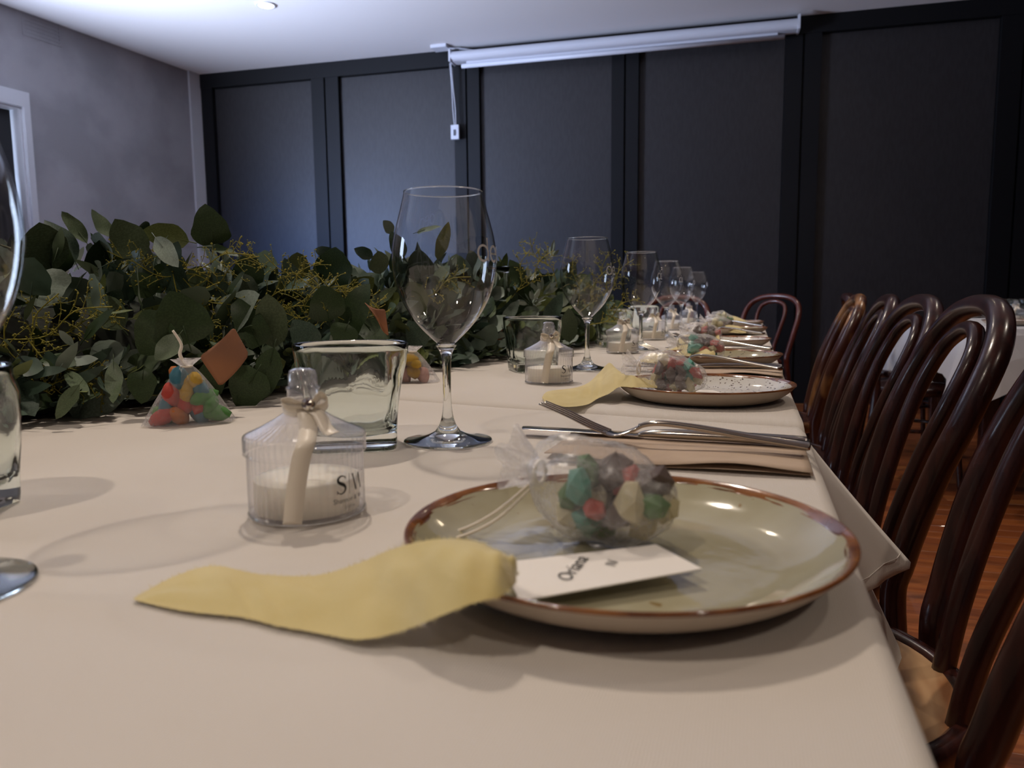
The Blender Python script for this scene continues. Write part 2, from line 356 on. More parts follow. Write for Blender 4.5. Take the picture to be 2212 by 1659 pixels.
mobj('glass_pane', lwbox(W0, W1, -.2, -.195, .75, WZ), MT['bowl'], win, False)
mobj('roller_blind', lwbox(W0 + .035, W1 - .06, -.085, -.08, .76, WZ - .02), MT['dark'], win, False)
wl = area('jamb_daylight', lw(W0 + .75, -.9, 1.2), lw(W0, -.1, 1.1), .7, 9, (.45, .65, 1), 1.4)
assumed_win = tag(link(bpy.data.objects.new('assumed_window_2', None)), kind='structure')  # casing of the assumed unseen window; the wall behind it is solid
for q in (lwbox(5.55, 5.66, 0, .025, .7, 2.46), lwbox(6.66, 6.77, 0, .025, .7, 2.46), lwbox(5.66, 6.66, 0, .025, 2.35, 2.46), lwbox(5.55, 6.77, 0, .05, .7, .75)):
    mobj('casing', q, MT['trimw'], assumed_win, False)
tag(mobj('trim_1', lwbox(.0, .16, 0, .02, 0, H), MT['trimw'] , smooth=False), kind='structure')
vent = thing('wall_vent', 'faint grey louvred vent high on the left wall under the ceiling', 'vent')
vt, vz = wpt(90, 62)
mobj('frame', join(lwbox(vt - .16, vt + .16, 0, .004, vz - .09, vz - .07), lwbox(vt - .16, vt + .16, 0, .004, vz + .07, vz + .09), lwbox(vt - .16, vt - .14, 0, .004, vz - .07, vz + .07), lwbox(vt + .14, vt + .16, 0, .004, vz - .07, vz + .07)), MT['wall'], vent, False)
for k in range(5): mobj('slat', lwbox(vt - .14, vt + .14, .0005, .003, vz - .064 + k * .027, vz - .048 + k * .027), MT['wall'], vent, False)
# dark folding wall: posts, head beam, blinds between them
beam = tag(mobj('trim_2', bwbox(0, SW, -.05, .03, H - .13, H), MT['black'], smooth=False), kind='structure')
posts = [(0, .14), (1.18, 1.45), (2.55, 2.78), (3.92, 4.14), (5.27, 5.53), (6.75, 7.05), (8.2, 8.45)]
for i, (a, b) in enumerate(posts):
    m_ = (a + b) / 2
    o = tag(mobj('trim_%d' % (3 + i), join(bwbox(a, m_ - .008, -.05, .025, 0, H - .13), bwbox(m_ + .008, b, -.05, .025, 0, H - .13), bwbox(m_ - .008, m_ + .008, -.05, -.01, 0, H - .13)) if i else bwbox(a, b, -.05, .025, 0, H - .13), MT['black'], smooth=False), kind='structure')
names = ['leftmost charcoal blind panel beside the grey wall', 'charcoal blind panel left of the white projector screen casing', 'charcoal blind panel under left half of the projector screen casing', 'charcoal blind panel under right half of the projector screen casing', 'large charcoal blind panel right of the projector screen casing with faint light streak', 'dark blind panel at the right edge behind the side table']
for i in range(6):
    a, b = posts[i][1], posts[i + 1][0]
    t = thing('blind_panel', names[i], 'blind', bw((a + b) / 2, 0, 0), 0, 'charcoal blinds along the back wall')
    inv = Matrix.Translation(-bw((a + b) / 2, 0, 0))
    mobj('fabric', xf(bwbox(a + .004, b - .004, -.022, -.015, .08, H - .135), inv), MT['blind'], t, False)
    mobj('bottom_rail', xf(bwbox(a + .004, b - .004, -.05, -.03, .04, .08), inv), MT['black'], t, False)
# projector screen casing
ps = thing('projector_screen', 'long white rolled-up projector screen casing under the ceiling', 'screen', bw(3.95, .1, 2.9))
inv = Matrix.Translation(-bw(3.95, .1, 2.9))
def bwlathe(s0, s1, d, z, r, n=16):
    P = [bw(s0, d, z), bw(s1, d, z)]; return tube(P, r, n)
mobj('casing', xf(join(bwbox(2.58, 5.34, .05, .15, 2.865, 2.945), bwlathe(2.58, 5.34, .15, 2.905, .04)), inv), MT['white'], ps, False)
mobj('end_cap', xf(bwbox(2.565, 2.58, .045, .19, 2.86, 2.955), inv), MT['white'], ps, False)
mobj('end_cap', xf(bwbox(5.34, 5.355, .045, .19, 2.86, 2.965), inv), MT['white'], ps, False)
mobj('bottom_bar', xf(bwlathe(2.66, 5.25, .12, 2.83, .018), inv), MT['white'], ps)
mobj('screen_edge', xf(bwbox(2.7, 5.2, .119, .121, 2.83, 2.87), inv), MT['white'], ps, False)
cb = thing('control_box', 'small white control box hanging on a cord beside the projector screen', 'switch', bw(2.575, .08, 2.3))
inv2 = Matrix.Translation(-bw(2.575, .08, 2.3))
mobj('housing', xf(bwbox(2.54, 2.61, .06, .09, 2.24, 2.36), inv2), MT['white'], cb, False)
mobj('button', xf(bwbox(2.565, 2.585, .09, .095, 2.27, 2.32), inv2), MT['grey'], cb, False)
for dx in (0, .035):
    mobj('cord', xf(tube(spline([bw(2.545 + dx * .3, .1, 2.87), bw(2.555 + dx * .3, .09, 2.7), bw(2.56 + dx * .6, .08, 2.5), bw(2.57 + dx * .4, .08, 2.36)], 5), .004, 5), inv2), MT['white'], cb)
ks = onz(952, 100, H)
so = thing('ceiling_socket', 'small white socket on the ceiling with a cable to the projector screen', 'socket', ks)
mobj('plate', box(-.07, .07, -.06, .06, -.025, 0), MT['white'], so, False)
mobj('cable', [Vector(v) - ks for v in tube(spline([ks + Vector((.06, 0, -.02)), ks + Vector((.18, .1, -.05)), bw(2.75, .12, 2.95)], 6), .006, 5)[0]] and (lambda tt: ([v - ks for v in tt[0]], tt[1]))(tube(spline([ks + Vector((.06, 0, -.02)), ks + Vector((.2, .05, -.03)), bw(2.85, .12, 2.93)], 6), .007, 5)), MT['white'], so)
# ceiling downlights
def downlight(x, y, warm, label):
    t = thing('ceiling_downlight', label, 'light', (x, y, H), 0, 'recessed ceiling downlights')
    mobj('trim_ring', lathe([(.075, -.001), (.072, -.008), (.055, -.01), (.05, -.002)], 28), MT['trimw'], t)
    mobj('lens', lathe([(.052, -.004), (.001, -.006)], 28, capb=True), LW if warm else LC, t)
LW = emit('warm_lamp_lens', (1, .8, .55), 14); LC = emit('cool_lamp_lens', (.85, .92, 1), 22)
downlight(-3.4, 4.99, False, 'glowing round downlight in the ceiling near the top edge')
for x_, y_, p_ in ASSUMED_DOWNLIGHTS:
    downlight(x_, y_, True, 'assumed warm recessed downlight out of view, above the %s' % {(-.9, -.9): 'camera end of the garland', (-.9, 1.5): 'middle of the garland', (1.6, -.9): 'floor right of the camera', (1.5, 1.6): 'chairs along the table', (1.3, 3.6): 'side table', (-.9, 3.4): 'far end of the garland', (.45, 5.0): 'chairs beyond the table end', (-2.6, -.2): 'floor left of the camera'}[(x_, y_)])

# floor boards, running across the room
tag(mobj('floor', box(-6, 5.5, -3.5, 7.2, -.08, -.012), MT['dark'], smooth=False), kind='structure')
FL = bpy.data.objects['floor']
y = -.3; k = 0; nb = 0
gap = .0015; bwid = .083
far = []
while y < 6.6:
    xs = []; x = -.1 + rnd.uniform(-.6, 0) if y < 6.6 else 0
    while x < 3.6:
        ln = rnd.uniform(1.3, 2.4); xs.append((x, min(x + ln, 5.2))); x += ln
    for a, b in xs:
        vf = bevbox(a, b - gap, y, y + bwid - gap, -.012, rnd.uniform(-.0006, .0002), .0012)
        if nb < 292: mobj('floorboard', vf, MT[('floor', 'floor2', 'floor3')[rnd.choice((0, 0, 1, 1, 2))]], FL, False); nb += 1
        else: far.append(vf)
    y += bwid
for yy in np.arange(-3.3, 6.6, bwid): far.append(bevbox(-5.6, -.75, yy, yy + bwid - gap, -.012, -.0003, .0012))
for yy in np.arange(-3.3, -.3, bwid): far.append(bevbox(-.74, 5.2, yy, yy + bwid - gap, -.012, -.0003, .0012))
tag(mobj('floorboards', join(*far), MT['floor2'], FL, False), kind='stuff')

# ================================================================ TABLES AND CLOTHS
TZ = .75; EX = .062
def table(name, label, x0, x1, y0, y1, z):
    t = thing(name, label, 'table', ((x0 + x1) / 2, (y0 + y1) / 2, 0))
    hx, hy = (x1 - x0) / 2, (y1 - y0) / 2
    mobj('tabletop', bevbox(-hx, hx, -hy, hy, z - .03, z, .004), MT['wood'], t, False)
    for sx in (-1, 1):
        for sy in (-1, 1): mobj('leg', bevbox(sx * (hx - .09) - .03, sx * (hx - .09) + .03, sy * (hy - .09) - .03, sy * (hy - .09) + .03, 0, z - .03, .004), MT['wood'], t, False)
    return t
table('dining_table', 'nearest dining table hidden under the near cream cloth', -1.35, EX - .012, -.55, .85, TZ - .004)
table('dining_table', 'long dining table hidden under the far cream cloth', -1.35, EX - .012, .97, 4.1, TZ - .001)
def wr(x, y, s=1):
    return noise.noise(Vector((x * 4, y * 4, 3))) * .0012 * s + noise.noise(Vector((x * 11, y * 9, 8))) * .0005 * s
# near cloth
seam = lambda x: .86 - .09 * (x - EX) / .48 * 1.0
def drape1(yb, u):
    s = u * .2
    if s < .02: a = s / .02 * PI / 2; return (EX - .012 + .012 * math.sin(a), yb, TZ - .012 * (1 - math.cos(a)))
    q = (s - .02) / .18; out = .008 + .122 * ramp(yb, .60, .872) ** 1.6; ys = .115 * ramp(yb, .45, .78)
    fold = .010 * math.sin(yb * 17) * q * (1 - ramp(yb, .5, .7)) + .006 * math.sin(yb * 60) * q * ramp(yb, .6, .7) * (1 - ramp(yb, .8, .87))
    return (EX + out * q ** 1.05 + fold, yb + ys * q, TZ - .012 - .166 * q)
def near_cloth():
    V, F = [], []
    ys = list(np.linspace(-.6, .7, 30)) + list(np.linspace(.72, 1, 12)); nx = 46
    # rows run along the table; columns: left edge -> right edge -> over the edge -> down the drape
    cols = [('t', u) for u in np.linspace(0, 1, nx)] + [('d', u) for u in np.linspace(.02, 1, 22)]
    for v in ys:
        v_ = (v + .6) / 1.6
        for kind, u in cols:
            if kind == 't':
                x = -1.4 + (EX - .012 + 1.4) * u; ymax = seam(x) + .012; yy = -.6 + (ymax + .6) * v_
                V.append((x, yy, TZ + wr(x, yy) * (1 - ramp(x, .0, .06))))
            else:
                V.append(drape1(-.6 + (seam(EX) + .006 + .6) * v_, u))
    n = len(cols)
    for i in range(len(ys) - 1):
        for j in range(n - 1):
            a = i * n + j; F.append((a, a + 1, a + n + 1, a + n))
    return V, F
nc = tag(mobj('tablecloth', near_cloth(), MT['cloth']), 'near cream linen cloth with corner flap hanging between table and chairs', 'tablecloth', 'cream linen tablecloths')
solid(nc, .0012, -1)
# stitched hem line on the flap
mobj('hem_stitch', tube([Vector(drape1(y_, .9)) + Vector((.0012, -.0008, 0)) for y_ in np.linspace(-.55, .858, 60)], .0006, 5), MT['cloth'], nc)
# inner layer hanging lower at the same corner
def inner(u, v):
    s = v * .30; yb = .3 + .60 * u
    return (EX - .004 + .01 * math.sin(yb * 23) * v + .13 * v * ramp(yb, .6, .9), yb + .1 * v * u, TZ - .015 - s)
tag(mobj('under_cloth', grid(inner, 24, 10), MT['cloth']), 'lower hanging layer of cream underlay cloth below the corner flap', 'tablecloth', 'cream linen tablecloths')
def far_cloth():
    V, F = [], []; cols = [('t', u) for u in np.linspace(0, 1, 46)] + [('d', u) for u in np.linspace(.03, 1, 14)]
    rows = [0, .004, .01, .018, .028, .04, .055, .075, .1] + list(np.linspace(.15, 3.3, 60))
    zz = [-.0045, .001, .0042, .0052, .0056, .0058, .0055, .005, .005]
    for i, r in enumerate(rows):
        z0 = TZ + (zz[i] if i < len(zz) else .003 + .002 * math.exp(-(r - .15) * 8))
        for kind, u in cols:
            if kind == 't':
                x = -1.4 + (EX - .01 + 1.4) * u; yy = seam(x) + r + .004 * math.sin(x * 7)
                V.append((x, yy, z0 + wr(x, yy) * ramp(r, .02, .1)))
            else:
                s = u * .25; a = min(1, s / .016) * PI / 2; yy = seam(EX) + r
                if s < .016: ox, oz = .01 * math.sin(a), .01 * (1 - math.cos(a))
                else: ox, oz = .01 + (s - .016) * .05 + .008 * math.sin(yy * 15) * ramp(s, .05, .2), .01 + (s - .016)
                V.append((EX - .01 + ox, yy, z0 - oz))
    n = len(cols)
    for i in range(len(rows) - 1):
        for j in range(n - 1):
            a = i * n + j; F.append((a, a + 1, a + n + 1, a + n))
    return V, F
fc = tag(mobj('tablecloth', far_cloth(), MT['cloth']), 'far cream linen cloth with a rolled front hem overlapping the near one', 'tablecloth', 'cream linen tablecloths')
T2 = TZ + .003

# ================================================================ GLASSES
def wine_glass(name='wine_glass'):
    t = thing(name, 'x', 'glass')
    prof = [(.0028, .0955), (.0065, .0962), (.0113, .1), (.0203, .1087), (.0272, .116), (.0341, .125), (.0433, .142), (.0484, .159), (.0507, .179), (.0482, .201), (.0417, .226), (.0375, .243)]
    P = [(p.x, p.y) for p in spline([(a, b, 0) for a, b in prof], 4)]
    mobj('bowl', lathe(P, 64, capa=True), MT['bowl'], t)
    mobj('rim', tube([(.0375 * math.cos(a), .0375 * math.sin(a), .243) for a in np.linspace(0, 2 * PI, 64, endpoint=False)], .0006, 6, True), MT['glass'], t)
    st = [(.0005, .0962), (.006, .0955), (.0098, .0965), (.0102, .0955), (.0075, .0915), (.0056, .087), (.0045, .079), (.004, .06), (.004, .042), (.0046, .033), (.006, .0245), (.0085, .017), (.0128, .0105)]
    ft = [(.0128, .0105), (.02, .0068), (.03, .0042), (.0425, .0024), (.0436, .0016), (.043, .0004), (.03, .0005), (.012, .0014), (.001, .0022)]
    mobj('stem', lathe([(p.x, p.y) for p in spline([(a, b, 0) for a, b in st], 3)][::-1], 32), MT['glass'], t)
    mobj('foot', lathe([(p.x, p.y) for p in spline([(a, b, 0) for a, b in ft], 3)][::-1], 64, capa=True), MT['glass'], t)
    rad = lambda z: float(np.interp(z, [b for a, b in P], [a for a, b in P])) + .0003
    R = .0072; W = .0021
    circ = lambda cx, a0, a1: [(cx + R * math.cos(math.radians(a)), R * math.sin(math.radians(a))) for a in np.linspace(a0, a1, 25)]
    d = join(stroke(circ(0, 0, 360), W, 1), stroke([(R, -R), (R, R * 2.0)], W, 1))
    e = join(stroke(circ(.0185, 0, 310), W, 1), stroke([(.0185 - R, 0), (.0185 + R, 0)], W * .8, 1))
    o = stroke(circ(.0370, 0, 360), W, 1)
    u = stroke([(.0185 - .003, -.0135), (.0185 + .005, -.0135)], .0009, 1)
    mobj('etched_lettering', wrap(join(d, e, o, u), rad, 0, .183), MT['etch'], t)
    return t
def tumbler(name='tumbler'):
    t = thing(name, 'x', 'glass')
    n = 96
    def sq(a, k):     # rounded square radius, k=0 circle .. 1 square
        c, s = abs(math.cos(a)), abs(math.sin(a)); p = 2 + 6 * k; return 1 / (c ** p + s ** p) ** (1 / p)
    out = [(.0385, .0, 1), (.0405, .0012, 1), (.041, .006, 1), (.0415, .02, .95), (.043, .04, .75), (.047, .062, .45), (.052, .08, .15), (.0545, .093, 0), (.0548, .0988, 0), (.0541, .1, 0), (.0531, .0988, 0)]
    inn = [(.0527, .093, 0), (.0500, .08, .12), (.0448, .062, .4), (.0405, .04, .65), (.0388, .024, .75), (.035, .016, .5), (.022, .0125, 0), (.001, .012, 0)]
    V, F = [], []
    P = out + inn
    for r, z, k in P:
        for j in range(n):
            a = 2 * PI * j / n; q = r * sq(a, k) * (1 + (.022 * math.cos(8 * a) if .02 < z < .075 and r < .046 and k < .9 else 0)); V.append((q * math.cos(a), q * math.sin(a), z))
    for i in range(len(P) - 1):
        for j in range(n):
            k = (j + 1) % n; F.append((i * n + j, i * n + k, (i + 1) * n + k, (i + 1) * n + j))
    F.append(tuple(range(n - 1, -1, -1))); F.append(tuple(range((len(P) - 1) * n, len(P) * n)))
    mobj('glass_body', (V, F), MT['glassg'], t)
    return t
WG = wine_glass(); WG['label'] = 'large clear wine glass with white lettering at the near cream cloth'; WG['group'] = 'wine glasses in a row along the table'
WG.location = (-.284, .692, TZ + .001); WG.rotation_euler = (0, 0, math.radians(-22))
gpos = [((-.291, 1.405), 'second wine glass from the front, lettered, standing on the far cloth'), ((-.262, 1.93), 'third wine glass from the front, behind the ribboned candle jars'),
        ((-.258, 2.50), 'fourth wine glass from the front in the long row'), ((-.262, 3.12), 'fifth wine glass from the front, overlapped by its neighbours'), ((-.25, 3.84), 'farthest wine glass at the end of the row')]
for (p, lb), a in zip(gpos, (-26, -22, -24, -18, -20)):
    dup(WG, (p[0], p[1], T2 + .002), math.radians(a), lb)
dup(WG, (-.385, .262, TZ + .001), math.radians(150), 'wine glass cut by the left frame edge, only foot and bowl side showing')
TB = tumbler(); TB['label'] = 'square-based tumbler behind the nearest candle jar'; TB['group'] = 'square-based tumblers along the table'
TB.location = (-.3666, .652, TZ + .001); TB.rotation_euler = (0, 0, math.radians(28))
for p, a, lb in (((-.387, 1.366), 30, 'tumbler behind the second ribboned candle jar'), ((-.352, 2.05), 20, 'tumbler standing between second and third wine glass'),
                 ((-.36, 2.72), 35, 'tumbler far down the row behind the fourth wine glass')):
    dup(TB, (p[0], p[1], T2 + .002), math.radians(a), lb)
dup(TB, (-.53, .362, TZ + .001), math.radians(10), 'tumbler cut by the left frame edge')

# ================================================================ CANDLE JARS
def candle(full=True):
    t = thing('candle_jar', 'x', 'candle')
    nf = 50; n = nf * 4
    fl = lambda amp: (lambda r, z, a, i: r + amp * (.5 + .5 * math.cos(a * nf)))
    cup = lathe([(.0378, .0), (.0388, .0012), (.0386, .003)], 112)
    mobj('cup', join(lathe([(.0374, .002), (.0374, .041)], n, rf=fl(.0009))), MT['plastic'], t)
    mobj('base_ring', lathe([(.033, .0003), (.0385, .0004), (.0392, .0015), (.0385, .003), (.0374, .0035)], 64), MT['plastic'], t)
    lid = mobj('lid', lathe([(.0398, .041), (.0404, .0418), (.0396, .0426), (.039, .044), (.039, .052), (.0385, .0535), (.0365, .0545), (.028, .0585), (.019, .0635), (.0125, .068)], n, rf=lambda r, z, a, i: r + (.0013 * (.5 + .5 * math.cos(a * nf)) * (r / .039) if i > 2 else 0)), MT['plastic'], t)
    mobj('knob', lathe([(.0125, .068), (.0108, .0715), (.0104, .083), (.0112, .0836), (.0112, .085), (.0096, .0858), (.0094, .0925), (.0082, .0958), (.0045, .0972), (.0004, .0973)], 48, rf=lambda r, z, a, i: r + (.0003 * math.cos(a * 24) if i > 5 else 0)), MT['plastic'], lid)
    mobj('wax', lathe([(.0345, .003), (.0346, .0235), (.0342, .0245), (.0005, .024)], 48, capa=True, capb=True), MT['wax'], t)
    mobj('wick', tube([(0, 0, .0235), (.001, 0, .029), (.0022, .0004, .033)], .0006, 6), MT['satin'], t)
    # satin ribbon: loop round the knob neck, bow, hanging tail (local +x faces the viewer)
    rb = [(.0135 * math.cos(a), .0135 * math.sin(a), .0705 - .001 * math.cos(a)) for a in np.linspace(0, 2 * PI, 30)]
    mobj('ribbon', strip(rb, lambda u: Vector((.0, 0, 1)), .007), MT['satin'], t)
    tail = spline([(.0155, .0, .073), (.022, .001, .0655), (.0335, .0, .0585), (.0415, -.002, .053), (.0432, -.005, .045), (.0435, -.009, .025), (.044, -.012, .004)], 6)
    solid(mobj('ribbon_tail', strip(tail, lambda u: Vector((-.15 * u, 1, .1 - .25 * u)).normalized(), .0118), MT['satin'], t), .0003)
    tail2 = spline([(.015, .002, .072), (.021, .008, .069), (.03, .012, .0605), (.036, .0155, .058)], 5)
    solid(mobj('ribbon_tail', strip(tail2, Vector((-.3, 1, .2)).normalized(), .0085), MT['satin'], t), .0003)
    for s in (-1, 1):
        lp = spline([(.0155, 0, .073), (.0175, s * .005, .0755), (.0175, s * .010, .0775 + (.003 if s > 0 else 0)), (.0165, s * .0145, .0760), (.0165, s * .010, .0720), (.0158, 0, .0722)], 5)
        solid(mobj('bow_loop', strip(lp, lambda u: Vector((.6, -.1, .65)).normalized(), .0085), MT['satin'], t), .0003)
    g = join(lathe([(.0035, -.0004), (.0036, .0008), (.0022, .0022), (.0003, .0024)], 10, capa=True), tube([(.0037 * math.cos(a), .0037 * math.sin(a), 0) for a in np.linspace(0, 2 * PI, 20, endpoint=False)], .0007, 6, True))
    mobj('rhinestone', xf(g, Matrix.Translation((.0185, .002, .0755)) @ Matrix.Rotation(PI / 2 - .4, 4, 'Y')), MT['gem'], t, False)
    # printed lettering on the cup front, to the right of the ribbon
    sw = lambda u: .0006 + .0016 * math.sin(PI * min(1, max(0, u))) ** 2
    Sg = join(stroke([(.0031, .0042), (.0018, .0056), (-.0008, .0058), (-.0026, .0042), (-.0022, .0022), (0, .0008), (.0022, -.0006), (.003, -.0026), (.0018, -.0048), (-.001, -.0056), (-.0032, -.0042)], sw), stroke([(.0031, .0058), (.0031, .0034)], .0005, 1), stroke([(-.0034, -.0058), (-.0034, -.0032)], .0005, 1))
    bar = stroke([(.0065, -.0068), (.0065, .0066)], .00035, 1)
    mv = lambda vf, dx, dy=0: ([Vector((v[0] + dx, v[1] + dy, 0)) for v in vf[0]], vf[1])
    Wg = join(stroke([(-.0062, .0056), (-.0028, -.0056)], .0013, 1), stroke([(-.0028, -.0056), (0, .0056)], .0004, 1), stroke([(0, .0056), (.0032, -.0056)], .0013, 1), stroke([(.0032, -.0056), (.0062, .0056)], .0004, 1), stroke([(-.0075, .0057), (-.0048, .0057)], .0004, 1), stroke([(.0048, .0057), (.0078, .0057)], .0004, 1))
    mobj('printed_lettering', wrap(join(mv(Sg, 0), bar, mv(Wg, .016)), .0386, math.radians(31), .0235), MT['ink'], t, False)
    mobj('printed_lettering', wrap(mv(textmesh('Shannon & W', .0046), .0065), .0386, math.radians(31), .0118), MT['ink'], t, False)
    mobj('printed_lettering', wrap(mv(textmesh('27.07.24', .0026), .0065), .0386, math.radians(31), .0075), MT['ink'], t, False)
    return t
CN = candle(); CN['label'] = 'nearest ribbed candle jar with ribbon tail and S lettering, left of the sage plate'; CN['group'] = 'ribboned candle jars in a row'
def toward(x, y): return math.atan2(-y, -x)
CN.location = (-.2835, .4385, TZ + .001); CN.rotation_euler = (0, 0, toward(-.2835, .4385) + .05)
for x, y, da, lb in ((-.3065, 1.178, .12, 'second candle jar from the front, beside the second tumbler'), (-.292, 1.83, .2, 'third candle jar, half hidden by the second wine glass stem side'),
                     (-.285, 2.38, .28, 'fourth candle jar, behind the third wine glass'), (-.29, 3.02, .25, 'fifth candle jar far along the row'), (-.275, 3.65, .2, 'farthest small candle jar beside the last wine glass')):
    dup(CN, (x, y, T2 + .002), toward(x, y) + da, lb)

# ================================================================ PLATES
def plate(m, label, x, y, z, rz=0):
    t = thing('dinner_plate', label, 'plate', (x, y, z), rz, 'brown-rimmed stoneware plates')
    inside = [(.0005, .0048), (.07, .0046), (.085, .0062), (.097, .0105), (.1065, .0165), (.1115, .0205)]
    I = [(p.x, p.y) for p in spline([(a, b, 0) for a, b in inside], 4)]
    mobj('well', lathe(I, 96), m, t)
    O = [(p.x, p.y) for p in spline([(a, b, 0) for a, b in [(.1145, .0205), (.108, .0135), (.097, .006), (.085, .0018), (.07, .0003), (.0005, .0003)]], 4)]
    mobj('underside', lathe(O, 96), MT['ribside'], t)
    R = [(.1095, .0187), (.1115, .0207), (.1135, .0222), (.1148, .0228), (.1156, .0222), (.1156, .0208), (.1145, .0203)]
    rb = lathe([(p.x, p.y) for p in spline([(a, b, 0) for a, b in R], 3)], 96, rf=lambda r, z, a, i: r + (.0012 * noise.noise(Vector((math.cos(a) * 6, math.sin(a) * 6, i))) if i < 3 else 0))
    mobj('rim', rb, MT['rim'], t); return t
PL = [((-.062, .393), TZ + .001, 'sage', 'nearest large sage green plate with brown rim, holding candy bag and name card'),
      ((-.0555, 1.035), T2 + .002, 'whiteglaze', 'second plate from the front, speckled white with brown rim'),
      ((-.052, 1.555), T2 + .002, 'sagesp', 'third plate from the front, speckled sage with brown rim'),
      ((-.06, 2.08), T2 + .002, 'whiteglaze', 'fourth plate from the front, speckled white, partly behind the third'),
      ((-.055, 2.75), T2 + .002, 'sagesp', 'fifth plate from the front, sage, seen nearly edge-on'),
      ((-.058, 3.33), T2 + .002, 'whiteglaze', 'farthest plate at the end of the row')]
for (p, z, m, lb) in PL: plate(MT[m], lb, p[0], p[1], z, rnd.uniform(0, 6))

# ================================================================ CANDY BAGS
def rock(seed, sx=1, sy=1, sz=1, smooth=False):
    import bmesh
    bm = bmesh.new(); bmesh.ops.create_icosphere(bm, subdivisions=2 if smooth else 1, radius=1)
    for v in bm.verts:
        k = 1 + (.45 if not smooth else .15) * noise.noise(v.co * 1.3 + Vector((seed * 7.1, 0, 0))) + (.3 if not smooth else .05) * noise.noise(v.co * 4 + Vector((0, seed * 3.3, 0)))
        v.co = Vector((v.co.x * sx, v.co.y * sy, v.co.z * sz)) * k
    me = bpy.data.meshes.new('candy'); bm.to_mesh(me); bm.free(); return me
ROCKS = {}
def whereabouts(p, c, d):
    v = (Vector((c.x, c.y, 0)) - Vector((CAM.x, CAM.y, 0))).normalized(); rt = Vector((v.y, -v.x, 0)); q = p - c
    a, b, e = q.dot(rt), q.z, q.dot(v)
    return ' '.join(('upper' if b > d * .7 else 'lower' if b < -d * .7 else 'mid-height', 'front' if e < -d * .8 else 'rear' if e > d * .8 else 'central', 'far left' if a < -2 * d else 'left' if a < -d * .7 else 'far right' if a > 2 * d else 'right' if a > d * .7 else 'middle'))
def rockmesh(color, k, pal):
    key = (color, k, id(pal))
    if key not in ROCKS:
        me = rock(k * 1.7 + 1, *((1.5, .85, .85), (1.3, .9, .85), (1.7, .85, .8))[k % 3] if pal is GUM else ((1.15, .85, .8), (.9, 1, 1.1), (1.35, .8, .75))[k % 3], smooth=pal is GUM); me.materials.append(pal[color])
        for p in me.polygons: p.use_smooth = pal is GUM
        ROCKS[key] = me
    return ROCKS[key]
def candy(color, pos, size, label, group, pal=CANDY):
    o = bpy.data.objects.new('candy', rockmesh(color, rnd.randrange(3), pal)); link(o); o.location = pos; o.scale = (size,) * 3
    o.rotation_euler = (rnd.uniform(0, 6), rnd.uniform(0, 6), rnd.uniform(0, 6)); tag(o, label, 'candy', group)
def lying_bag(loc, rz, label, where, colors, ncandy, L=.078, seed=1, small=1.0, tails=True):
    """organza bag on its side; local -x is the tied mouth"""
    t = thing('candy_bag', label, 'bag', loc, rz, 'organza candy bags on the plates')
    def body(u, v):
        a = 2 * PI * v; x = -L * .55 + L * u
        r = (math.sin(PI * min(1, u ** .8)) ** .55 if 0 < u < 1 else 0)
        r = .006 + .0235 * math.sin(PI * min(.97, (u * .93 + .03)) ** .75) ** .7
        if u > .97: r *= .55
        r *= 1 + .09 * math.sin(a * 7 + u * 3 + seed) * (1 - u * .6) + .2 * noise.noise(Vector((u * 3, math.cos(a) * 1.5, math.sin(a) * 1.5 + seed))) + .07 * noise.noise(Vector((u * 14, math.cos(a) * 6, math.sin(a) * 6 + seed)))
        z = .026 + r * math.sin(a) * (.95 if math.sin(a) > 0 else .93) + .012 * (1 - u) ** 2
        return (x, r * math.cos(a) * 1.15, max(.001, z))
    mobj('organza_sack', grid(body, 28, 48), MT['organza'], t)
    def ruff(u, v):
        a = 2 * PI * v; r = .006 + .012 * u * (1 + .45 * math.sin(a * 5 + seed)); return (-L * .55 - .019 * u, r * math.cos(a), .036 + .006 * u + r * math.sin(a) * .9)
    mobj('ruffle', grid(ruff, 8, 48), MT['organza2'], t)
    mobj('tie', tube([(-L * .55 - .001, .0068 * math.cos(a), .036 + .0068 * math.sin(a)) for a in np.linspace(0, 2 * PI, 20, endpoint=False)], .0014, 6, True), MT['satin'], t)
    if tails:
        for q in ([(-L * .55, -.006, .034), (-L * .8, -.02, .014), (-L * 1.05, -.034, .003), (-L * 1.3, -.046, .002)], [(-L * .55, -.004, .032), (-L * .75, -.022, .012), (-L * .95, -.04, .003), (-L * 1.12, -.058, .002)], [(-L * 1.3, -.046, .002), (-L * 1.2, -.055, .003), (-L * 1.12, -.058, .002)]):
            mobj('tie_tail', tube(spline(q, 6), .0009, 6), MT['satin'], t)
    M_ = Matrix.Translation(loc) @ Matrix.Rotation(rz, 4, 'Z')
    pts = []
    tries = 0
    while len(pts) < ncandy and tries < 4000:
        tries += 1
        x = rnd.uniform(-L * .26, L * .36); rr = .0195 * math.sin(PI * (((x / L) + .55) * .93 + .03) ** .75) ** .7
        y, z = rnd.uniform(-rr, rr), rnd.uniform(-rr, rr)
        if y * y + z * z > rr * rr: continue
        p = Vector((x, y * 1.1, .0275 + z * .95))
        if all((p - q).length > .0122 * small for q in pts): pts.append(p)
    for i, p in enumerate(pts):
        c = colors[i % len(colors)]; cn = c
        candy(c, M_ @ p, rnd.uniform(.0082, .0115) * small, '%s rock candy, %s, in the bag %s' % (cn, whereabouts(M_ @ p, M_ @ Vector((0, 0, .0265)), .008), where), 'rock candies in the bag ' + where)
    return t
lying_bag((-.071, .408, TZ + .0062), math.radians(-14), 'sheer organza bag of rock candy lying on the nearest sage plate', 'on the nearest plate', ['green', 'cream', 'brown', 'red', 'teal', 'green', 'cream', 'brown'], 60, .080, 1)
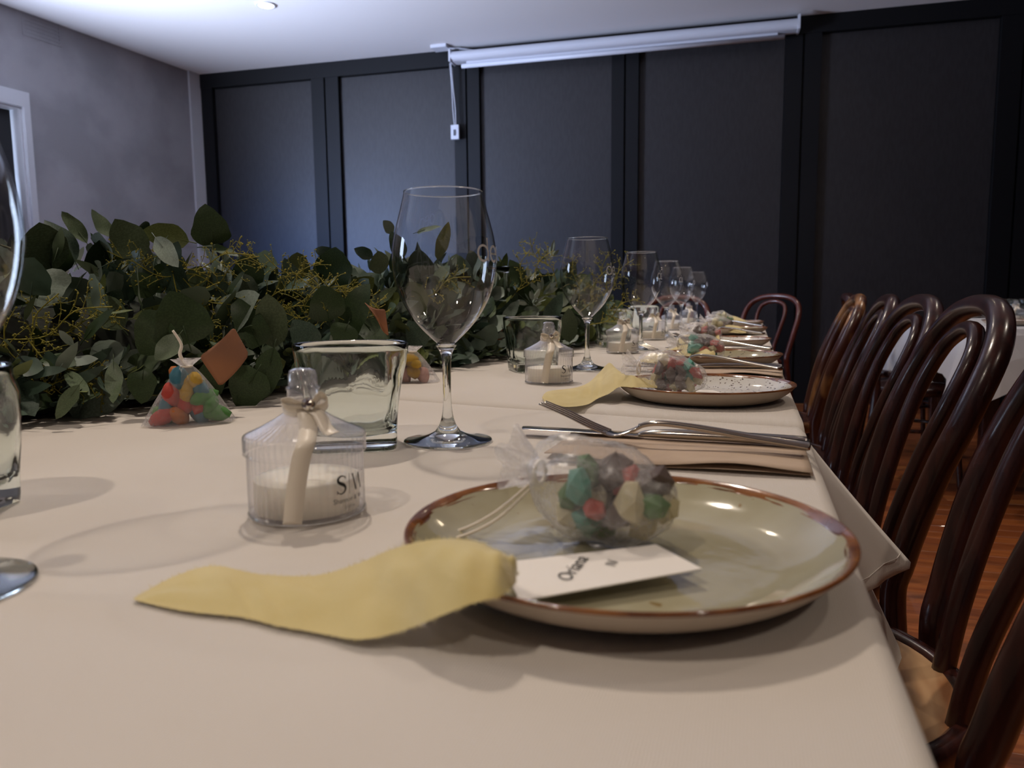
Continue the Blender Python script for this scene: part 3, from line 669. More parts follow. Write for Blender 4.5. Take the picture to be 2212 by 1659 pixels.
lying_bag((-.09, 1.0, T2 + .0075), math.radians(-8), 'sheer organza bag of rock candy lying on the second plate', 'on the second plate', ['red', 'cream', 'brown', 'cream', 'teal', 'red'], 30, .088, 2.3, tails=False)
lying_bag((-.085, 1.535, T2 + .0075), math.radians(-5), 'organza bag of red and teal rock candy on the third plate', 'on the third plate', ['teal', 'red', 'cream', 'teal', 'brown'], 30, .09, 4.1, tails=False)
lying_bag((-.11, 2.09, T2 + .0075), math.radians(-10), 'organza bag of rock candy on the fourth plate', 'on the fourth plate', ['brown', 'red', 'cream'], 18, .09, 5.2, 1.2, tails=False)
lying_bag((-.1, 2.76, T2 + .0075), math.radians(-5), 'organza bag of candy on the fifth plate, beside yellow ribbon', 'on the fifth plate', ['cream', 'brown'], 10, .09, 6.5, 1.4, tails=False)
lying_bag((-.105, 3.33, T2 + .0075), math.radians(-5), 'organza bag of candy on the farthest plate', 'on the farthest plate', ['cream', 'green'], 10, .09, 7.5, 1.4, tails=False)
def standing_bag(loc, rz, w, h, label, where, colors, sizes, tip):
    t = thing('candy_bag', label, 'bag', loc, rz, 'organza candy bags against the garland')
    def body(u, v):
        a = 2 * PI * v; k = (1 - u) ** .8
        rx = .006 + (w / 2) * (k * .95 + .05 * (1 - u)) * (1 + .04 * math.sin(a * 6)); ry = .006 + w * .27 * k
        s = lambda q: math.copysign(abs(q) ** .75, q)
        return (rx * s(math.cos(a)), ry * s(math.sin(a)), .001 + h * u)
    mobj('organza_sack', grid(body, 16, 48), MT['organza'], t)
    mobj('sack_base', grid(lambda u, v: ((w / 2 + .004) * math.copysign(abs(math.cos(2 * PI * v)) ** .75, math.cos(2 * PI * v)) * u, (w * .27 + .006) * math.copysign(abs(math.sin(2 * PI * v)) ** .75, math.sin(2 * PI * v)) * u, .001), 4, 48), MT['organza'], t)
    def ruff(u, v):
        a = 2 * PI * v; r = .006 + .008 * u * (1 + .5 * math.sin(a * 4)); return (r * math.cos(a), r * math.sin(a), h + .009 * u)
    mobj('ruffle', grid(ruff, 6, 40), MT['organza2'], t)
    mobj('tie', tube([(.0062 * math.cos(a), .0062 * math.sin(a), h) for a in np.linspace(0, 2 * PI, 18, endpoint=False)], .0012, 6, True), MT['satin'], t)
    if tip: mobj('tie_tail', tube(spline([(0, -.004, h), (-.006, -.006, h + .014), (-.004, -.004, h + .026), (-.012, -.003, h + .042)], 5), lambda u: .0024 * (1 - .4 * u), 6), MT['satin'], t)
    M_ = Matrix.Translation(loc) @ Matrix.Rotation(rz, 4, 'Z')
    for c, x, z in colors:
        for fr_ in (True, False):
            if not fr_ and len(colors) > 6: c = rnd.choice(['green', 'blue', 'orange', 'red'])
            p = M_ @ (Vector((x * w, rnd.uniform(-.01, -.002) * (1 - z) - .002, .008 + z * h)) if fr_ else Vector((x * w * .9, .008, .008 + z * h)))
            candy(c, p, sizes * rnd.uniform(.9, 1.1), '%s gummy, %s, in the bag %s' % (c, whereabouts(p, M_ @ Vector((0, 0, h * .35)), .01), where), 'sugared gummies in the bag ' + where, GUM)
bp = onz(410, 915, TZ)
standing_bag((bp.x, bp.y, TZ + .001), toward(bp.x, bp.y) + PI / 2, .088, .066, 'tent-shaped organza bag of bright sugared gummies standing before the leaf garland', 'before the leaves',
             [('red', -.33, .03), ('orange', -.12, .02), ('blue', .12, .05), ('green', .3, .06), ('blue', -.26, .2), ('red', -.05, .25), ('red', .12, .24), ('green', .26, .22), ('yellow', -.02, .42), ('red', -.2, .4), ('blue', .17, .42), ('yellow', -.05, .55), ('green', .2, .33), ('yellow', .1, .6), ('blue', -.1, .68)], .0112, True)
bp2 = onz(893, 832, TZ)
standing_bag((bp2.x, bp2.y, T2 + .002), toward(bp2.x, bp2.y) + PI / 2, .075, .05, 'small organza bag of yellow and pink gummies half hidden by the nearest tumbler', 'behind the tumbler',
             [('yellow', .02, .45), ('yellow', .0, .2), ('pink', .22, .08), ('pink', -.2, .1), ('yellow', -.1, .6)], .011, False)

# ================================================================ PLACE CARDS WITH CHIFFON RIBBON
def ribbon_mesh(pairs, seed=0, sub=5, nv=8):
    zmin = TZ + (.002 if seed == 1 else .0078 if seed == 2 else .007) - (.0 if seed < 3 else .0005)
    Af = spline([onz(a, b, z) for (a, b, z), _ in pairs], sub); Bf = spline([onz(a, b, z) for _, (a, b, z) in pairs], sub)
    V, F = [], []; n = len(Af)
    for i in range(n):
        for j in range(nv + 1):
            t = j / nv; p = Af[i].lerp(Bf[i], t)
            p.z += .0045 * noise.noise(Vector((i * .35, t * 2.5, seed))) * math.sin(PI * t) + .008 * math.sin(PI * t) * ramp(i / n, .25, .8)
            p.z = max(p.z, zmin); V.append(p)
    for i in range(n - 1):
        for j in range(nv):
            a = i * (nv + 1) + j; F.append((a, a + 1, a + nv + 2, a + nv + 1))
    fr = []
    for E_, O_ in ((Af, Bf), (Bf, Af)):
        for i in range(n - 1):
            for q in range(5):
                p = E_[i].lerp(E_[i + 1], rnd.random()); d = (E_[i] - O_[i]).normalized() + Vector((rnd.uniform(-.8, .8), rnd.uniform(-.8, .8), rnd.uniform(-.2, .5)))
                e = p + d * rnd.uniform(.0008, .0028); e.z = max(e.z, p.z - .0005); s = (E_[i + 1] - E_[i]).normalized() * .00022
                fr.append(([p - s, p + s, e], [(0, 1, 2)]))
    return (V, F), join(*fr)
def card_thing(quad, z, pairs, label, text, seed):
    P = [onz(a, b, zz) for a, b, zz in quad]
    loc = sum(P, Vector()) / 4
    t = thing('place_card', label, 'place card', loc, 0, 'name cards tied with yellow chiffon')
    inv = Matrix.Translation(-loc)
    top = [p - loc for p in P]; bot = [p - Vector((0, 0, .0006)) for p in top]
    mobj('card', (top + bot, [(0, 1, 2, 3), (7, 6, 5, 4), (0, 4, 5, 1), (1, 5, 6, 2), (2, 6, 7, 3), (3, 7, 4, 0)]), MT['card'], t, False)
    if text:
        u = (top[3] - top[0]).normalized(); n = (top[3] - top[0]).cross(top[1] - top[0]).normalized()
        if n.z < 0: n = -n
        v = n.cross(u); u, v = u * .82 - v * .57, v * .82 + u * .57
        for s_, size, off in text:
            tv, tf = textmesh(s_, size, .35)
            mobj('name_lettering', ([top[0].lerp(top[3], off[0]) * .5 + top[1].lerp(top[2], off[0]) * .5 + v * p.x * off[1] - u * p.y * off[1] + n * .0004 for p in tv], tf), MT['ink'], t, False)
    r, f = ribbon_mesh(pairs, seed)
    mobj('chiffon_ribbon', xf(r, inv), MT['chiffon'], t)
    tag(mobj('frayed_edge', xf(f, inv), MT['chiffon'], t, False), kind='stuff')
    return t
Z1 = TZ + .001
z = TZ
card_thing([(1083, 1215, .7625), (1123, 1297, .7625), (1516, 1228, .7645), (1417, 1176, .765)], .763,
    [((288, 1293, z + .002), (292, 1297, z + .002)), ((370, 1248, z + .003), (400, 1320, z + .002)), ((460, 1222, z + .006), (520, 1333, z + .002)), ((560, 1240, z + .006), (600, 1352, z + .002)), ((680, 1243, z + .007), (690, 1368, z + .002)),
     ((770, 1218, z + .014), (780, 1381, z + .004)), ((850, 1185, z + .026), (870, 1362, z + .008)), ((940, 1165, z + .034), (940, 1335, z + .018)), ((1030, 1170, z + .035), (1020, 1303, z + .026)), ((1085, 1203, z + .031), (1080, 1287, z + .027)), ((1113, 1228, z + .027), (1112, 1262, z + .026)), ((1117, 1243, z + .024), (1115, 1250, z + .024))],
    'white name card on the nearest sage plate tied with a long yellow chiffon strip', [('Oriana', .0115, (.40, 1)), ('N', .0085, (.62, 1))], 1)
z = T2 + .0045
card_thing([(1418, 838, .7655), (1410, 842, .7650), (1560, 849, .7645), (1540, 843, .765)], .765,
    [((1171, 858, z + .002), (1175, 868, z + .001)), ((1185, 845, z + .002), (1200, 874, z + .001)), ((1240, 838, z + .004), (1226, 879, z + .001)), ((1272, 826, z + .008), (1268, 874, z + .002)), ((1296, 803, z + .018), (1291, 861, z + .004)), ((1316, 784, z + .028), (1316, 850, z + .012)),
     ((1332, 797, z + .027), (1338, 836, z + .018)), ((1360, 818, z + .024), (1366, 837, z + .02)), ((1395, 825, z + .021), (1395, 837, z + .019)), ((1420, 831, z + .019), (1420, 838, z + .018))],
    'name card with twisted frayed yellow chiffon strip at the left of the second plate', None, 2)
card_thing([(1500, 772, .765), (1497, 775, .765), (1560, 776, .765), (1555, 773, .765)], .765,
    [((1382, 778, z + .002), (1384, 781, z + .001)), ((1400, 766, z + .006), (1405, 784, z + .001)), ((1432, 757, z + .012), (1440, 783, z + .002)), ((1462, 747, z + .022), (1475, 782, z + .004)), ((1500, 743, z + .028), (1490, 776, z + .012)), ((1525, 749, z + .028), (1515, 770, z + .02)), ((1535, 764, z + .022), (1530, 770, z + .02)), ((1545, 768, z + .02), (1545, 771, z + .019))],
    'name card with domed yellow chiffon strip at the left of the third plate', None, 3)
card_thing([(1530, 735, .765), (1528, 737, .765), (1580, 738, .765), (1575, 736, .765)], .765,
    [((1462, 738, z + .002), (1466, 742, z + .002)), ((1472, 727, z + .01), (1480, 744, z + .002)), ((1500, 721, z + .018), (1505, 742, z + .006)), ((1530, 714, z + .03), (1535, 735, z + .014)), ((1550, 720, z + .026), (1555, 735, z + .018))],
    'name card with yellow chiffon strip at the left of the fourth plate', None, 4)
card_thing([(1590, 712, .765), (1588, 713, .765), (1612, 715, .765), (1610, 713, .765)], .765,
    [((1522, 712, z + .004), (1526, 718, z + .002)), ((1545, 705, z + .016), (1556, 717, z + .004)), ((1562, 699, z + .03), (1580, 718, z + .008)), ((1585, 703, z + .024), (1600, 720, z + .006)), ((1605, 713, z + .012), (1612, 719, z + .006))],
    'name card with yellow chiffon strip at the left of the fifth plate', None, 5)
card_thing([(1590, 698, .765), (1588, 699, .765), (1612, 700, .765), (1610, 699, .765)], .765,
    [((1548, 700, z + .004), (1552, 702, z + .002)), ((1562, 690, z + .022), (1570, 702, z + .004)), ((1580, 682, z + .04), (1590, 700, z + .01)), ((1600, 688, z + .03), (1605, 700, z + .01)), ((1612, 696, z + .014), (1614, 699, z + .01))],
    'name card with crumpled yellow chiffon strip at the farthest plate', None, 6)

# ================================================================ CUTLERY AND NAPKINS
def napkin(c, label, z0):
    """c: near-left, near-right, far-right, far-left corners"""
    loc = sum(c, Vector()) / 4; t = thing('paper_napkin', label, 'napkin', loc, 0, 'folded kraft napkins under the cutlery')
    def sheet(lift, wav, sh):
        def f(u, v):
            p = c[0].lerp(c[1], u).lerp(c[3].lerp(c[2], u), v) + sh
            e = (1 - v) ** 2; p.z = z0 + lift + wav * e * (.5 + .5 * math.sin(u * 9 + 1.2)) + .0006 * noise.noise(Vector((u * 5, v * 5, lift * 900))); return p - loc
        return f
    solid(mobj('napkin_layer', grid(sheet(.0012, .0012, Vector((0, 0, 0))), 30, 8), MT['kraft'], t), .0008)
    solid(mobj('napkin_layer', grid(sheet(.0032, .0052, Vector((-.001, -.003, 0))), 30, 8), MT['kraft'], t), .0008)
    return t
n1 = [onz(1180, 1000, TZ), onz(1757, 1034, TZ), onz(1733, 954, TZ), onz(1245, 936, TZ)]
napkin(n1, 'folded kraft paper napkin under knife and fork, right of nearest wine glass', TZ + .0012)
def blade(pts, hw, th, name, m, parent, n=10):
    """flattened bar along pts; hw(u) half width, th(u) half thickness"""
    P = spline(pts, 6); V, F = [], []; k = len(P)
    for i, p in enumerate(P):
        t = (P[min(i + 1, k - 1)] - P[max(i - 1, 0)]).normalized(); s = t.cross(Vector((0, 0, 1))).normalized(); up = s.cross(t); u = i / (k - 1)
        for j in range(n):
            a = 2 * PI * j / n; V.append(p + s * hw(u) * math.cos(a) + up * th(u) * math.sin(a))
    for i in range(k - 1):
        for j in range(n): F.append((i * n + j, i * n + (j + 1) % n, (i + 1) * n + (j + 1) % n, (i + 1) * n + j))
    F.append(tuple(range(n - 1, -1, -1))); F.append(tuple(range((k - 1) * n, k * n)))
    return mobj(name, (V, F), m, parent)
def knife(tip, end, z0, label):
    d = end - tip; L = d.length; loc = Vector((tip.x, tip.y, z0)); ang = math.atan2(d.y, d.x)
    t = thing('table_knife', label, 'knife', loc, ang, 'table knives beside the plates')
    bl = [(0, .0, .0), (.01, .001, 0), (L * .25, .0015, 0), (L * .45, 0, 0)]
    def bw_(u): return .0022 + .0085 * min(1, u * 4) ** .6 * (1 if u < .8 else 1 - (u - .8) * 2.2)
    blade(bl, bw_, lambda u: .0007, 'knife_blade', MT['steel'], t, 12)
    blade([(L * .44, 0, .0), (L * .5, 0, .002), (L * .7, 0, .003), (L * .93, 0, .003), (L, 0, .002)], lambda u: (.0045 + .0065 * u) * (1 - max(0, u - .93) * 8), lambda u: (.002 + .0028 * min(1, u * 3)) * (1 - max(0, u - .93) * 7), 'handle', MT['steel'], t, 12)
    for k in range(14): pass
    return t
def fork(tip, end, z0, label, hz=.028):
    d = end - tip; L = math.hypot(d.x, d.y); t = thing('table_fork', label, 'fork', Vector((tip.x, tip.y, z0)), math.atan2(d.y, d.x), 'table forks beside the plates')
    for k in range(4):
        y = (k - 1.5) * .0068
        blade([(0, y, hz), (L * .1, y, hz * .7), (L * .2, y, hz * .36), (L * .27, y * .95, hz * .16)], lambda u: .0006 + .0009 * min(1, u * 3), lambda u: .0008 + .0006 * u, 'tine', MT['steel'], t, 8)
    blade([(L * .25, 0, hz * .2), (L * .3, 0, hz * .1), (L * .36, 0, hz * .24), (L * .40, 0, hz * .42)], lambda u: .0122 - .0094 * ramp(u, .2, .95), lambda u: .0012 + .001 * u, 'fork_root', MT['steel'], t, 14)
    blade([(L * .39, 0, hz * .4), (L * .46, 0, hz * .52), (L * .6, 0, hz * .45), (L * .8, 0, hz * .25), (L * .96, 0, hz * .12), (L, 0, hz * .08)], lambda u: (.0028 + .0085 * ramp(u, .3, .9)) * (1 - max(0, u - .94) * 9), lambda u: (.0018 + .0018 * u) * (1 - max(0, u - .94) * 5) + .0005, 'handle', MT['steel'], t, 14)
    return t
knife(onz(1128, 941, TZ), onz(1748, 981, TZ), TZ + .0085, 'steel table knife on the kraft napkin, dark blade pointing left')
fork(onz(1172, 962, TZ), onz(1750, 1000, TZ), TZ + .012, 'steel fork crossing the knife on the kraft napkin, tines raised', .030)
n2 = [onz(1400, 812, T2), onz(1692, 822, T2), onz(1690, 800, T2), onz(1420, 796, T2)]
napkin(n2, 'folded kraft paper napkin behind the second plate', T2 + .003)
knife(onz(1352, 802, T2), onz(1690, 806, T2), T2 + .0095, 'knife on the napkin behind the second plate')
fork(onz(1385, 793, T2), onz(1688, 815, T2), T2 + .012, 'fork on the napkin behind the second plate, handle end toward the chairs', .034)
for a, b, lb, l2 in (((1455, 757), (1668, 765), 'fork standing out behind the third plate', 'knife behind the third plate'), ((1495, 722), (1650, 729), 'fork showing its tines behind the fourth plate', 'knife behind the fourth plate'), ((1527, 706), (1650, 711), 'fork behind the fifth plate', 'knife behind the fifth plate')):
    fork(onz(a[0], a[1], T2), onz(b[0], b[1], T2), T2 + .01, lb, .034)
    knife(onz(a[0] - 18, a[1] - 1, T2), onz(b[0], b[1] - 3, T2), T2 + .006, l2)

# ================================================================ GARLAND
GA = thing('leaf_garland', 'thick eucalyptus leaf garland with yellow wattle sprigs along the table centre', 'garland', (-.75, 1.2, TZ + .003))
GL = Vector(GA.location)
def leafmesh(kind, seed, m):
    r_ = random.Random(seed); V, F = [], []; nu, nv = 10, 4
    def wprof(u):
        if kind == 'round': return .5 * math.sin(PI * u ** .8) ** .55 * (1.02 - .1 * u)
        if kind == 'oval': return .33 * math.sin(PI * u ** .85) ** .7
        if kind == 'heart': return .46 * math.sin(PI * min(1, u * .97 + .03) ** .62) ** .6
        return .14 * math.sin(PI * u ** .9) ** .8
    cup, bend, twist = r_.uniform(.1, .35), r_.uniform(-.3, .35), r_.uniform(-.5, .5)
    for i in range(nu + 1):
        u = i / nu; w_ = wprof(u)
        for j in range(nv + 1):
            v = (j / nv - .5) * 2; x = v * w_ * (1 + .05 * math.sin(u * 14 + seed + v))
            z = -bend * u * u + cup * (x * x) * 1.2 + .05 * math.sin(u * 9 + seed) * v * w_ * 2; x2 = x * math.cos(twist * u) - 0; z2 = z + x * math.sin(twist * u)
            V.append((x2, u, z2))
    for i in range(nu):
        for j in range(nv):
            a = i * (nv + 1) + j; F.append((a, a + 1, a + nv + 2, a + nv + 1))
    st = tube([(0, -.16, -.01), (0, -.05, 0), (0, .35, .004)], .012, 4)
    V2, F2 = join((V, F), st)
    me = bpy.data.meshes.new('leaf'); me.from_pydata([tuple(v) for v in V2], [], F2); me.polygons.foreach_set('use_smooth', [True] * len(me.polygons)); me.materials.append(m); me.update(); return me
LM = {}
for mi in range(5):
    for kd in ('round', 'oval', 'heart', 'long'):
        for s_ in range(2): LM[(mi, kd, s_)] = leafmesh(kd, mi * 31 + s_ * 7 + len(kd), MT['leaf%d' % mi])
def leafmatrix(base, d, nrm, L, wscale=1):
    d = d.normalized(); x = d.cross(nrm).normalized(); nn = x.cross(d)
    return Matrix(((x.x * L * wscale, d.x * L, nn.x * L, base.x), (x.y * L * wscale, d.y * L, nn.y * L, base.y), (x.z * L * wscale, d.z * L, nn.z * L, base.z), (0, 0, 0, 1)))
nleaf = 0
def leaf(base, d, nrm, L, key, ws=1):
    global nleaf
    o = bpy.data.objects.new('leaf', LM[key]); link(o, GA); o.matrix_local = Matrix.Translation(-GL) @ leafmatrix(base, d, nrm, L, ws); nleaf += 1
# leaves one can single out: (base px, tip px, distance along the table, width in px, material, form, tilt)
HL = [(105, 592, 72, 478, .86, 92, 0, 'oval', .3), (77, 588, 90, 655, .80, 104, 2, 'heart', .2), (163, 567, 112, 468, .95, 44, 3, 'oval', .6), (188, 526, 136, 454, 1.0, 28, 0, 'oval', .7),
      (226, 592, 206, 512, .95, 66, 1, 'oval', .2), (243, 512, 190, 460, 1.0, 38, 0, 'oval', .8), (307, 560, 243, 480, .95, 74, 0, 'oval', .2), (409, 522, 313, 500, 1.0, 52, 4, 'oval', -.3), (335, 512, 384, 576, .90, 36, 2, 'oval', .3),
      (460, 528, 449, 448, 1.0, 72, 1, 'heart', .1), (436, 534, 506, 536, 1.0, 34, 1, 'oval', -.6), (310, 502, 312, 466, 1.0, 20, 1, 'oval', .1), (266, 712, 192, 630, .84, 60, 0, 'oval', .1), (408, 742, 372, 630, .82, 118, 1, 'heart', .15),
      (362, 690, 286, 762, .80, 84, 1, 'heart', .1), (388, 722, 342, 784, .80, 48, 0, 'oval', .3), (560, 748, 514, 640, .95, 62, 1, 'heart', .1), (592, 752, 580, 626, .98, 66, 0, 'oval', -.1), (592, 750, 562, 864, .92, 54, 1, 'oval', .1), (556, 800, 506, 884, .90, 84, 1, 'heart', .1),
      (712, 694, 698, 620, 1.05, 80, 1, 'round', .1), (742, 718, 784, 626, 1.08, 70, 1, 'round', 0), (752, 700, 730, 742, 1.05, 60, 1, 'round', .1), (782, 692, 834, 740, 1.1, 56, 1, 'oval', .1), (915, 752, 888, 694, 1.3, 50, 3, 'oval', .1),
      (850, 722, 862, 676, 1.3, 26, 0, 'oval', .3), (880, 786, 914, 780, 1.35, 24, 3, 'oval', -.2), (1052, 748, 1040, 714, 1.6, 30, 2, 'oval', .1), (822, 592, 812, 538, 1.35, 44, 0, 'oval', .2), (850, 504, 828, 476, 1.45, 26, 2, 'oval', .3),
      (806, 556, 766, 536, 1.4, 26, 3, 'oval', -.2), (722, 552, 680, 538, 1.3, 26, 3, 'oval', -.3), (945, 562, 967, 474, 1.5, 28, 4, 'oval', .3), (900, 502, 952, 487, 1.5, 22, 0, 'oval', -.3), (870, 560, 850, 500, 1.4, 34, 3, 'oval', .2),
      (140, 800, 190, 850, .74, 26, 0, 'long', .2), (172, 830, 118, 905, .70, 26, 0, 'oval', .3), (245, 780, 250, 880, .78, 32, 0, 'oval', .2), (310, 800, 300, 862, .78, 52, 1, 'round', .2), (30, 660, 60, 590, .78, 60, 1, 'oval', .2), (20, 820, 60, 880, .70, 60, 3, 'oval', .2),
      (640, 640, 622, 560, 1.15, 40, 3, 'oval', .2), (545, 640, 520, 590, 1.1, 40, 2, 'oval', -.3), (1130, 620, 1105, 560, 1.8, 34, 1, 'oval', .2), (1180, 700, 1210, 640, 1.75, 36, 3, 'oval', .1), (1230, 740, 1225, 660, 1.85, 40, 1, 'oval', .1), (1000, 790, 960, 740, 1.5, 44, 1, 'oval', .1), (1085, 700, 1120, 650, 1.65, 30, 2, 'oval', -.2), (1290, 700, 1300, 640, 2.0, 30, 3, 'oval', .1),
      (680, 760, 640, 690, 1.0, 60, 3, 'oval', .1), (210, 700, 250, 640, .86, 50, 3, 'oval', .2), (130, 690, 175, 640, .82, 46, 1, 'oval', .2), (480, 640, 450, 590, 1.0, 50, 3, 'oval', .1), (20, 600, 36, 520, .95, 30, 3, 'oval', .4), (440, 860, 470, 780, .88, 60, 1, 'oval', .1), (660, 850, 640, 760, 1.0, 60, 1, 'oval', .1), (330, 640, 300, 590, .92, 50, 1, 'round', .2), (930, 700, 960, 640, 1.45, 40, 1, 'oval', .1), (1010, 680, 1040, 620, 1.55, 40, 3, 'oval', .1)]
WF = {'round': .98, 'oval': .66, 'heart': .92, 'long': .28}
for bx, by, tx, ty, Y, wpx, mi, kd, tl in HL:
    Y -= .04; b_, t_ = aty(bx, by, Y), aty(tx, ty, Y - .02); d = t_ - b_; L = d.length
    wpx_m = wpx * (CAM - b_).length / FPX; ws = wpx_m / L / WF[kd]
    view = (CAM - b_).normalized(); nrm = (view + Vector((0, 0, .35)) + d.cross(view).normalized() * tl).normalized()
    leaf(b_, d, nrm, L, (mi, kd, rnd.randrange(2)), ws)
def gx(Y): return float(np.interp(Y, [0, .5, .9, 1.3, 1.6, 2.0, 2.4, 2.7], [-1.22, -1.08, -.91, -.79, -.71, -.61, -.53, -.49]))
def gw(Y): return float(np.interp(Y, [0, .9, 1.3, 2.0, 2.5], [.27, .26, .24, .19, .12]))
def gh(Y): return float(np.interp(Y, [0, .6, .9, 1.12, 1.25, 1.5, 1.7, 2.0, 2.3, 2.6], [.24, .25, .24, .20, .21, .25, .25, .235, .22, .12]))
def rleaf(Y, th, rf, Lr, kinds, mats):
    o_ = Vector((math.cos(th), 0, math.sin(th))); p = Vector((gx(Y) + o_.x * gw(Y) * rf, Y, TZ + .02 + max(0, o_.z) * gh(Y) * rf * .86))
    d = o_ * .8 + Vector((rnd.uniform(-.6, .6), rnd.uniform(-.9, .5), rnd.uniform(-.4, .6)))
    if p.z < TZ + .07: d.z = abs(d.z) * .6
    nrm = Vector((rnd.uniform(-.5, 1), rnd.uniform(-1, .2), rnd.uniform(-.1, .9)))
    L = rnd.uniform(*Lr); tipz = p.z + d.normalized().z * L
    if tipz < TZ + .012: d.z += (TZ + .014 - tipz) / L
    return p, d, nrm, L, (rnd.choice(mats), rnd.choice(kinds), rnd.randrange(2))
while nleaf < 298:
    Y = .5 + 1.95 * rnd.random() ** .85; th = rnd.uniform(-.1, PI * .8)
    p, d, nrm, L, key = rleaf(Y, th, rnd.uniform(.5, .86), (.05, .082), ('oval', 'oval', 'round', 'heart', 'long'), (0, 0, 1, 1, 3, 3, 2, 4))
    leaf(p, d, nrm, L, key)
inner_ = []
cache = {k: ([v.co.copy() for v in m.vertices], [tuple(p.vertices) for p in m.polygons]) for k, m in LM.items()}
by = {}
for q in range(3000):
    Y = .45 + 2.05 * rnd.random(); th = rnd.uniform(-.15, PI) if q % 3 else rnd.uniform(-.15, .5)
    p, d, nrm, L, key = rleaf(Y, th, rnd.uniform(.3, .9), (.03, .06), ('oval', 'long', 'round', 'long'), (0, 1, 1, 3, 3, 4, 2))
    by.setdefault(key[0], []).append(xf(cache[key], Matrix.Translation(-GL) @ leafmatrix(p, d, nrm, L)))
for mi, lst in by.items(): tag(mobj('small_foliage', join(*lst), MT['leaf%d' % mi], GA), kind='stuff')
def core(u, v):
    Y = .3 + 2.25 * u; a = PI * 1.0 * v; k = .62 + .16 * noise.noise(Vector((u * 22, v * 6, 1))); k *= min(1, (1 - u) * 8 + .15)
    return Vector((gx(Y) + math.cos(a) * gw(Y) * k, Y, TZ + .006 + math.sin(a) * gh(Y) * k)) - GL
tag(mobj('core_shade', grid(core, 70, 18), mat('painted_core_shade', '10140c', .9, col2='1c2414', nscale=60), GA), kind='stuff')  # lumpy dark sheet; its colour stands in for shade deep among the leaves
# pale cut-leaf tufts
def tuft():
    out = []
    for k in range(16):
        a = rnd.uniform(0, 2 * PI); e = rnd.uniform(.1, 1.3); L = rnd.uniform(.015, .032); d = Vector((math.cos(a) * math.cos(e), math.sin(a) * math.cos(e), math.sin(e)))
        out.append(xf(cache[(2, 'long', k % 2)], leafmatrix(d * .012, d, Vector((rnd.uniform(-1, 1), rnd.uniform(-1, 1), .5)), L, 1.2)))
    me = join(*out); return me
TM = []
for k in range(2):
    V_, F_ = tuft(); me = bpy.data.meshes.new('pale_tuft'); me.from_pydata([tuple(v) for v in V_], [], F_); me.materials.append(MT['leaf2']); TM.append(me)
for px_, py_, Y in ((150, 590, 1.0), (290, 600, 1.0), (480, 590, 1.05), (560, 600, 1.15), (650, 660, 1.1), (500, 605, 1.1), (30, 580, 1.0), (15, 640, .9), (255, 600, .95), (620, 700, 1.05), (1170, 640, 1.75), (1140, 610, 1.8), (1150, 660, 1.7), (970, 600, 1.5), (690, 640, 1.15), (210, 740, .84), (230, 690, .84), (1190, 560, 2.0)):
    o = bpy.data.objects.new('pale_tuft', TM[rnd.randrange(2)]); link(o, GA); o.location = aty(px_, py_, Y) - GL; o.rotation_euler = (rnd.uniform(-.5, .5), rnd.uniform(-.5, .5), rnd.uniform(0, 6)); o.scale = (1.2,) * 3
# wattle sprigs
def sprig(seed):
    r_ = random.Random(seed); tw, bd = [], []
    oct_ = [(1, 0, 0), (-1, 0, 0), (0, 1, 0), (0, -1, 0), (0, 0, 1), (0, 0, -1)]; of = [(0, 2, 4), (2, 1, 4), (1, 3, 4), (3, 0, 4), (2, 0, 5), (1, 2, 5), (3, 1, 5), (0, 3, 5)]
    main = spline([(0, 0, 0), (.012, .04, .004), (-.004, .08, .012), (.006, .12, .012)], 5); tw.append(tube(main, .0008, 4))
    for k in range(11):
        p = main[int(3 + k * 11 / 11)]; a = r_.uniform(-1.2, 1.2) * (1 if k % 2 else 1); s = 1 if k % 2 else -1
        d = Vector((s * r_.uniform(.5, 1), r_.uniform(.3, .9), r_.uniform(-.4, .6))).normalized(); L = r_.uniform(.018, .036)
        q = [p, p + d * L * .5 + Vector((0, .002, 0)), p + d * L]; tw.append(tube(q, .0005, 3))
        for m in range(5):
            b = p + d * L * (m + 1) / 5; e = b + Vector((r_.uniform(-1, 1), r_.uniform(-.3, 1), r_.uniform(-.8, .8))).normalized() * r_.uniform(.004, .009)
            tw.append(tube([b, e], .0004, 3)); rr = r_.uniform(.0011, .002); bd.append(([e + Vector(v) * rr for v in oct_], of))
    me = bpy.data.meshes.new('wattle_sprig'); V_, F_ = join(*tw, *bd); me.from_pydata([tuple(v) for v in V_], [], F_); me.materials.append(MT['wattle']); return me
SM = [sprig(k + 3) for k in range(4)]
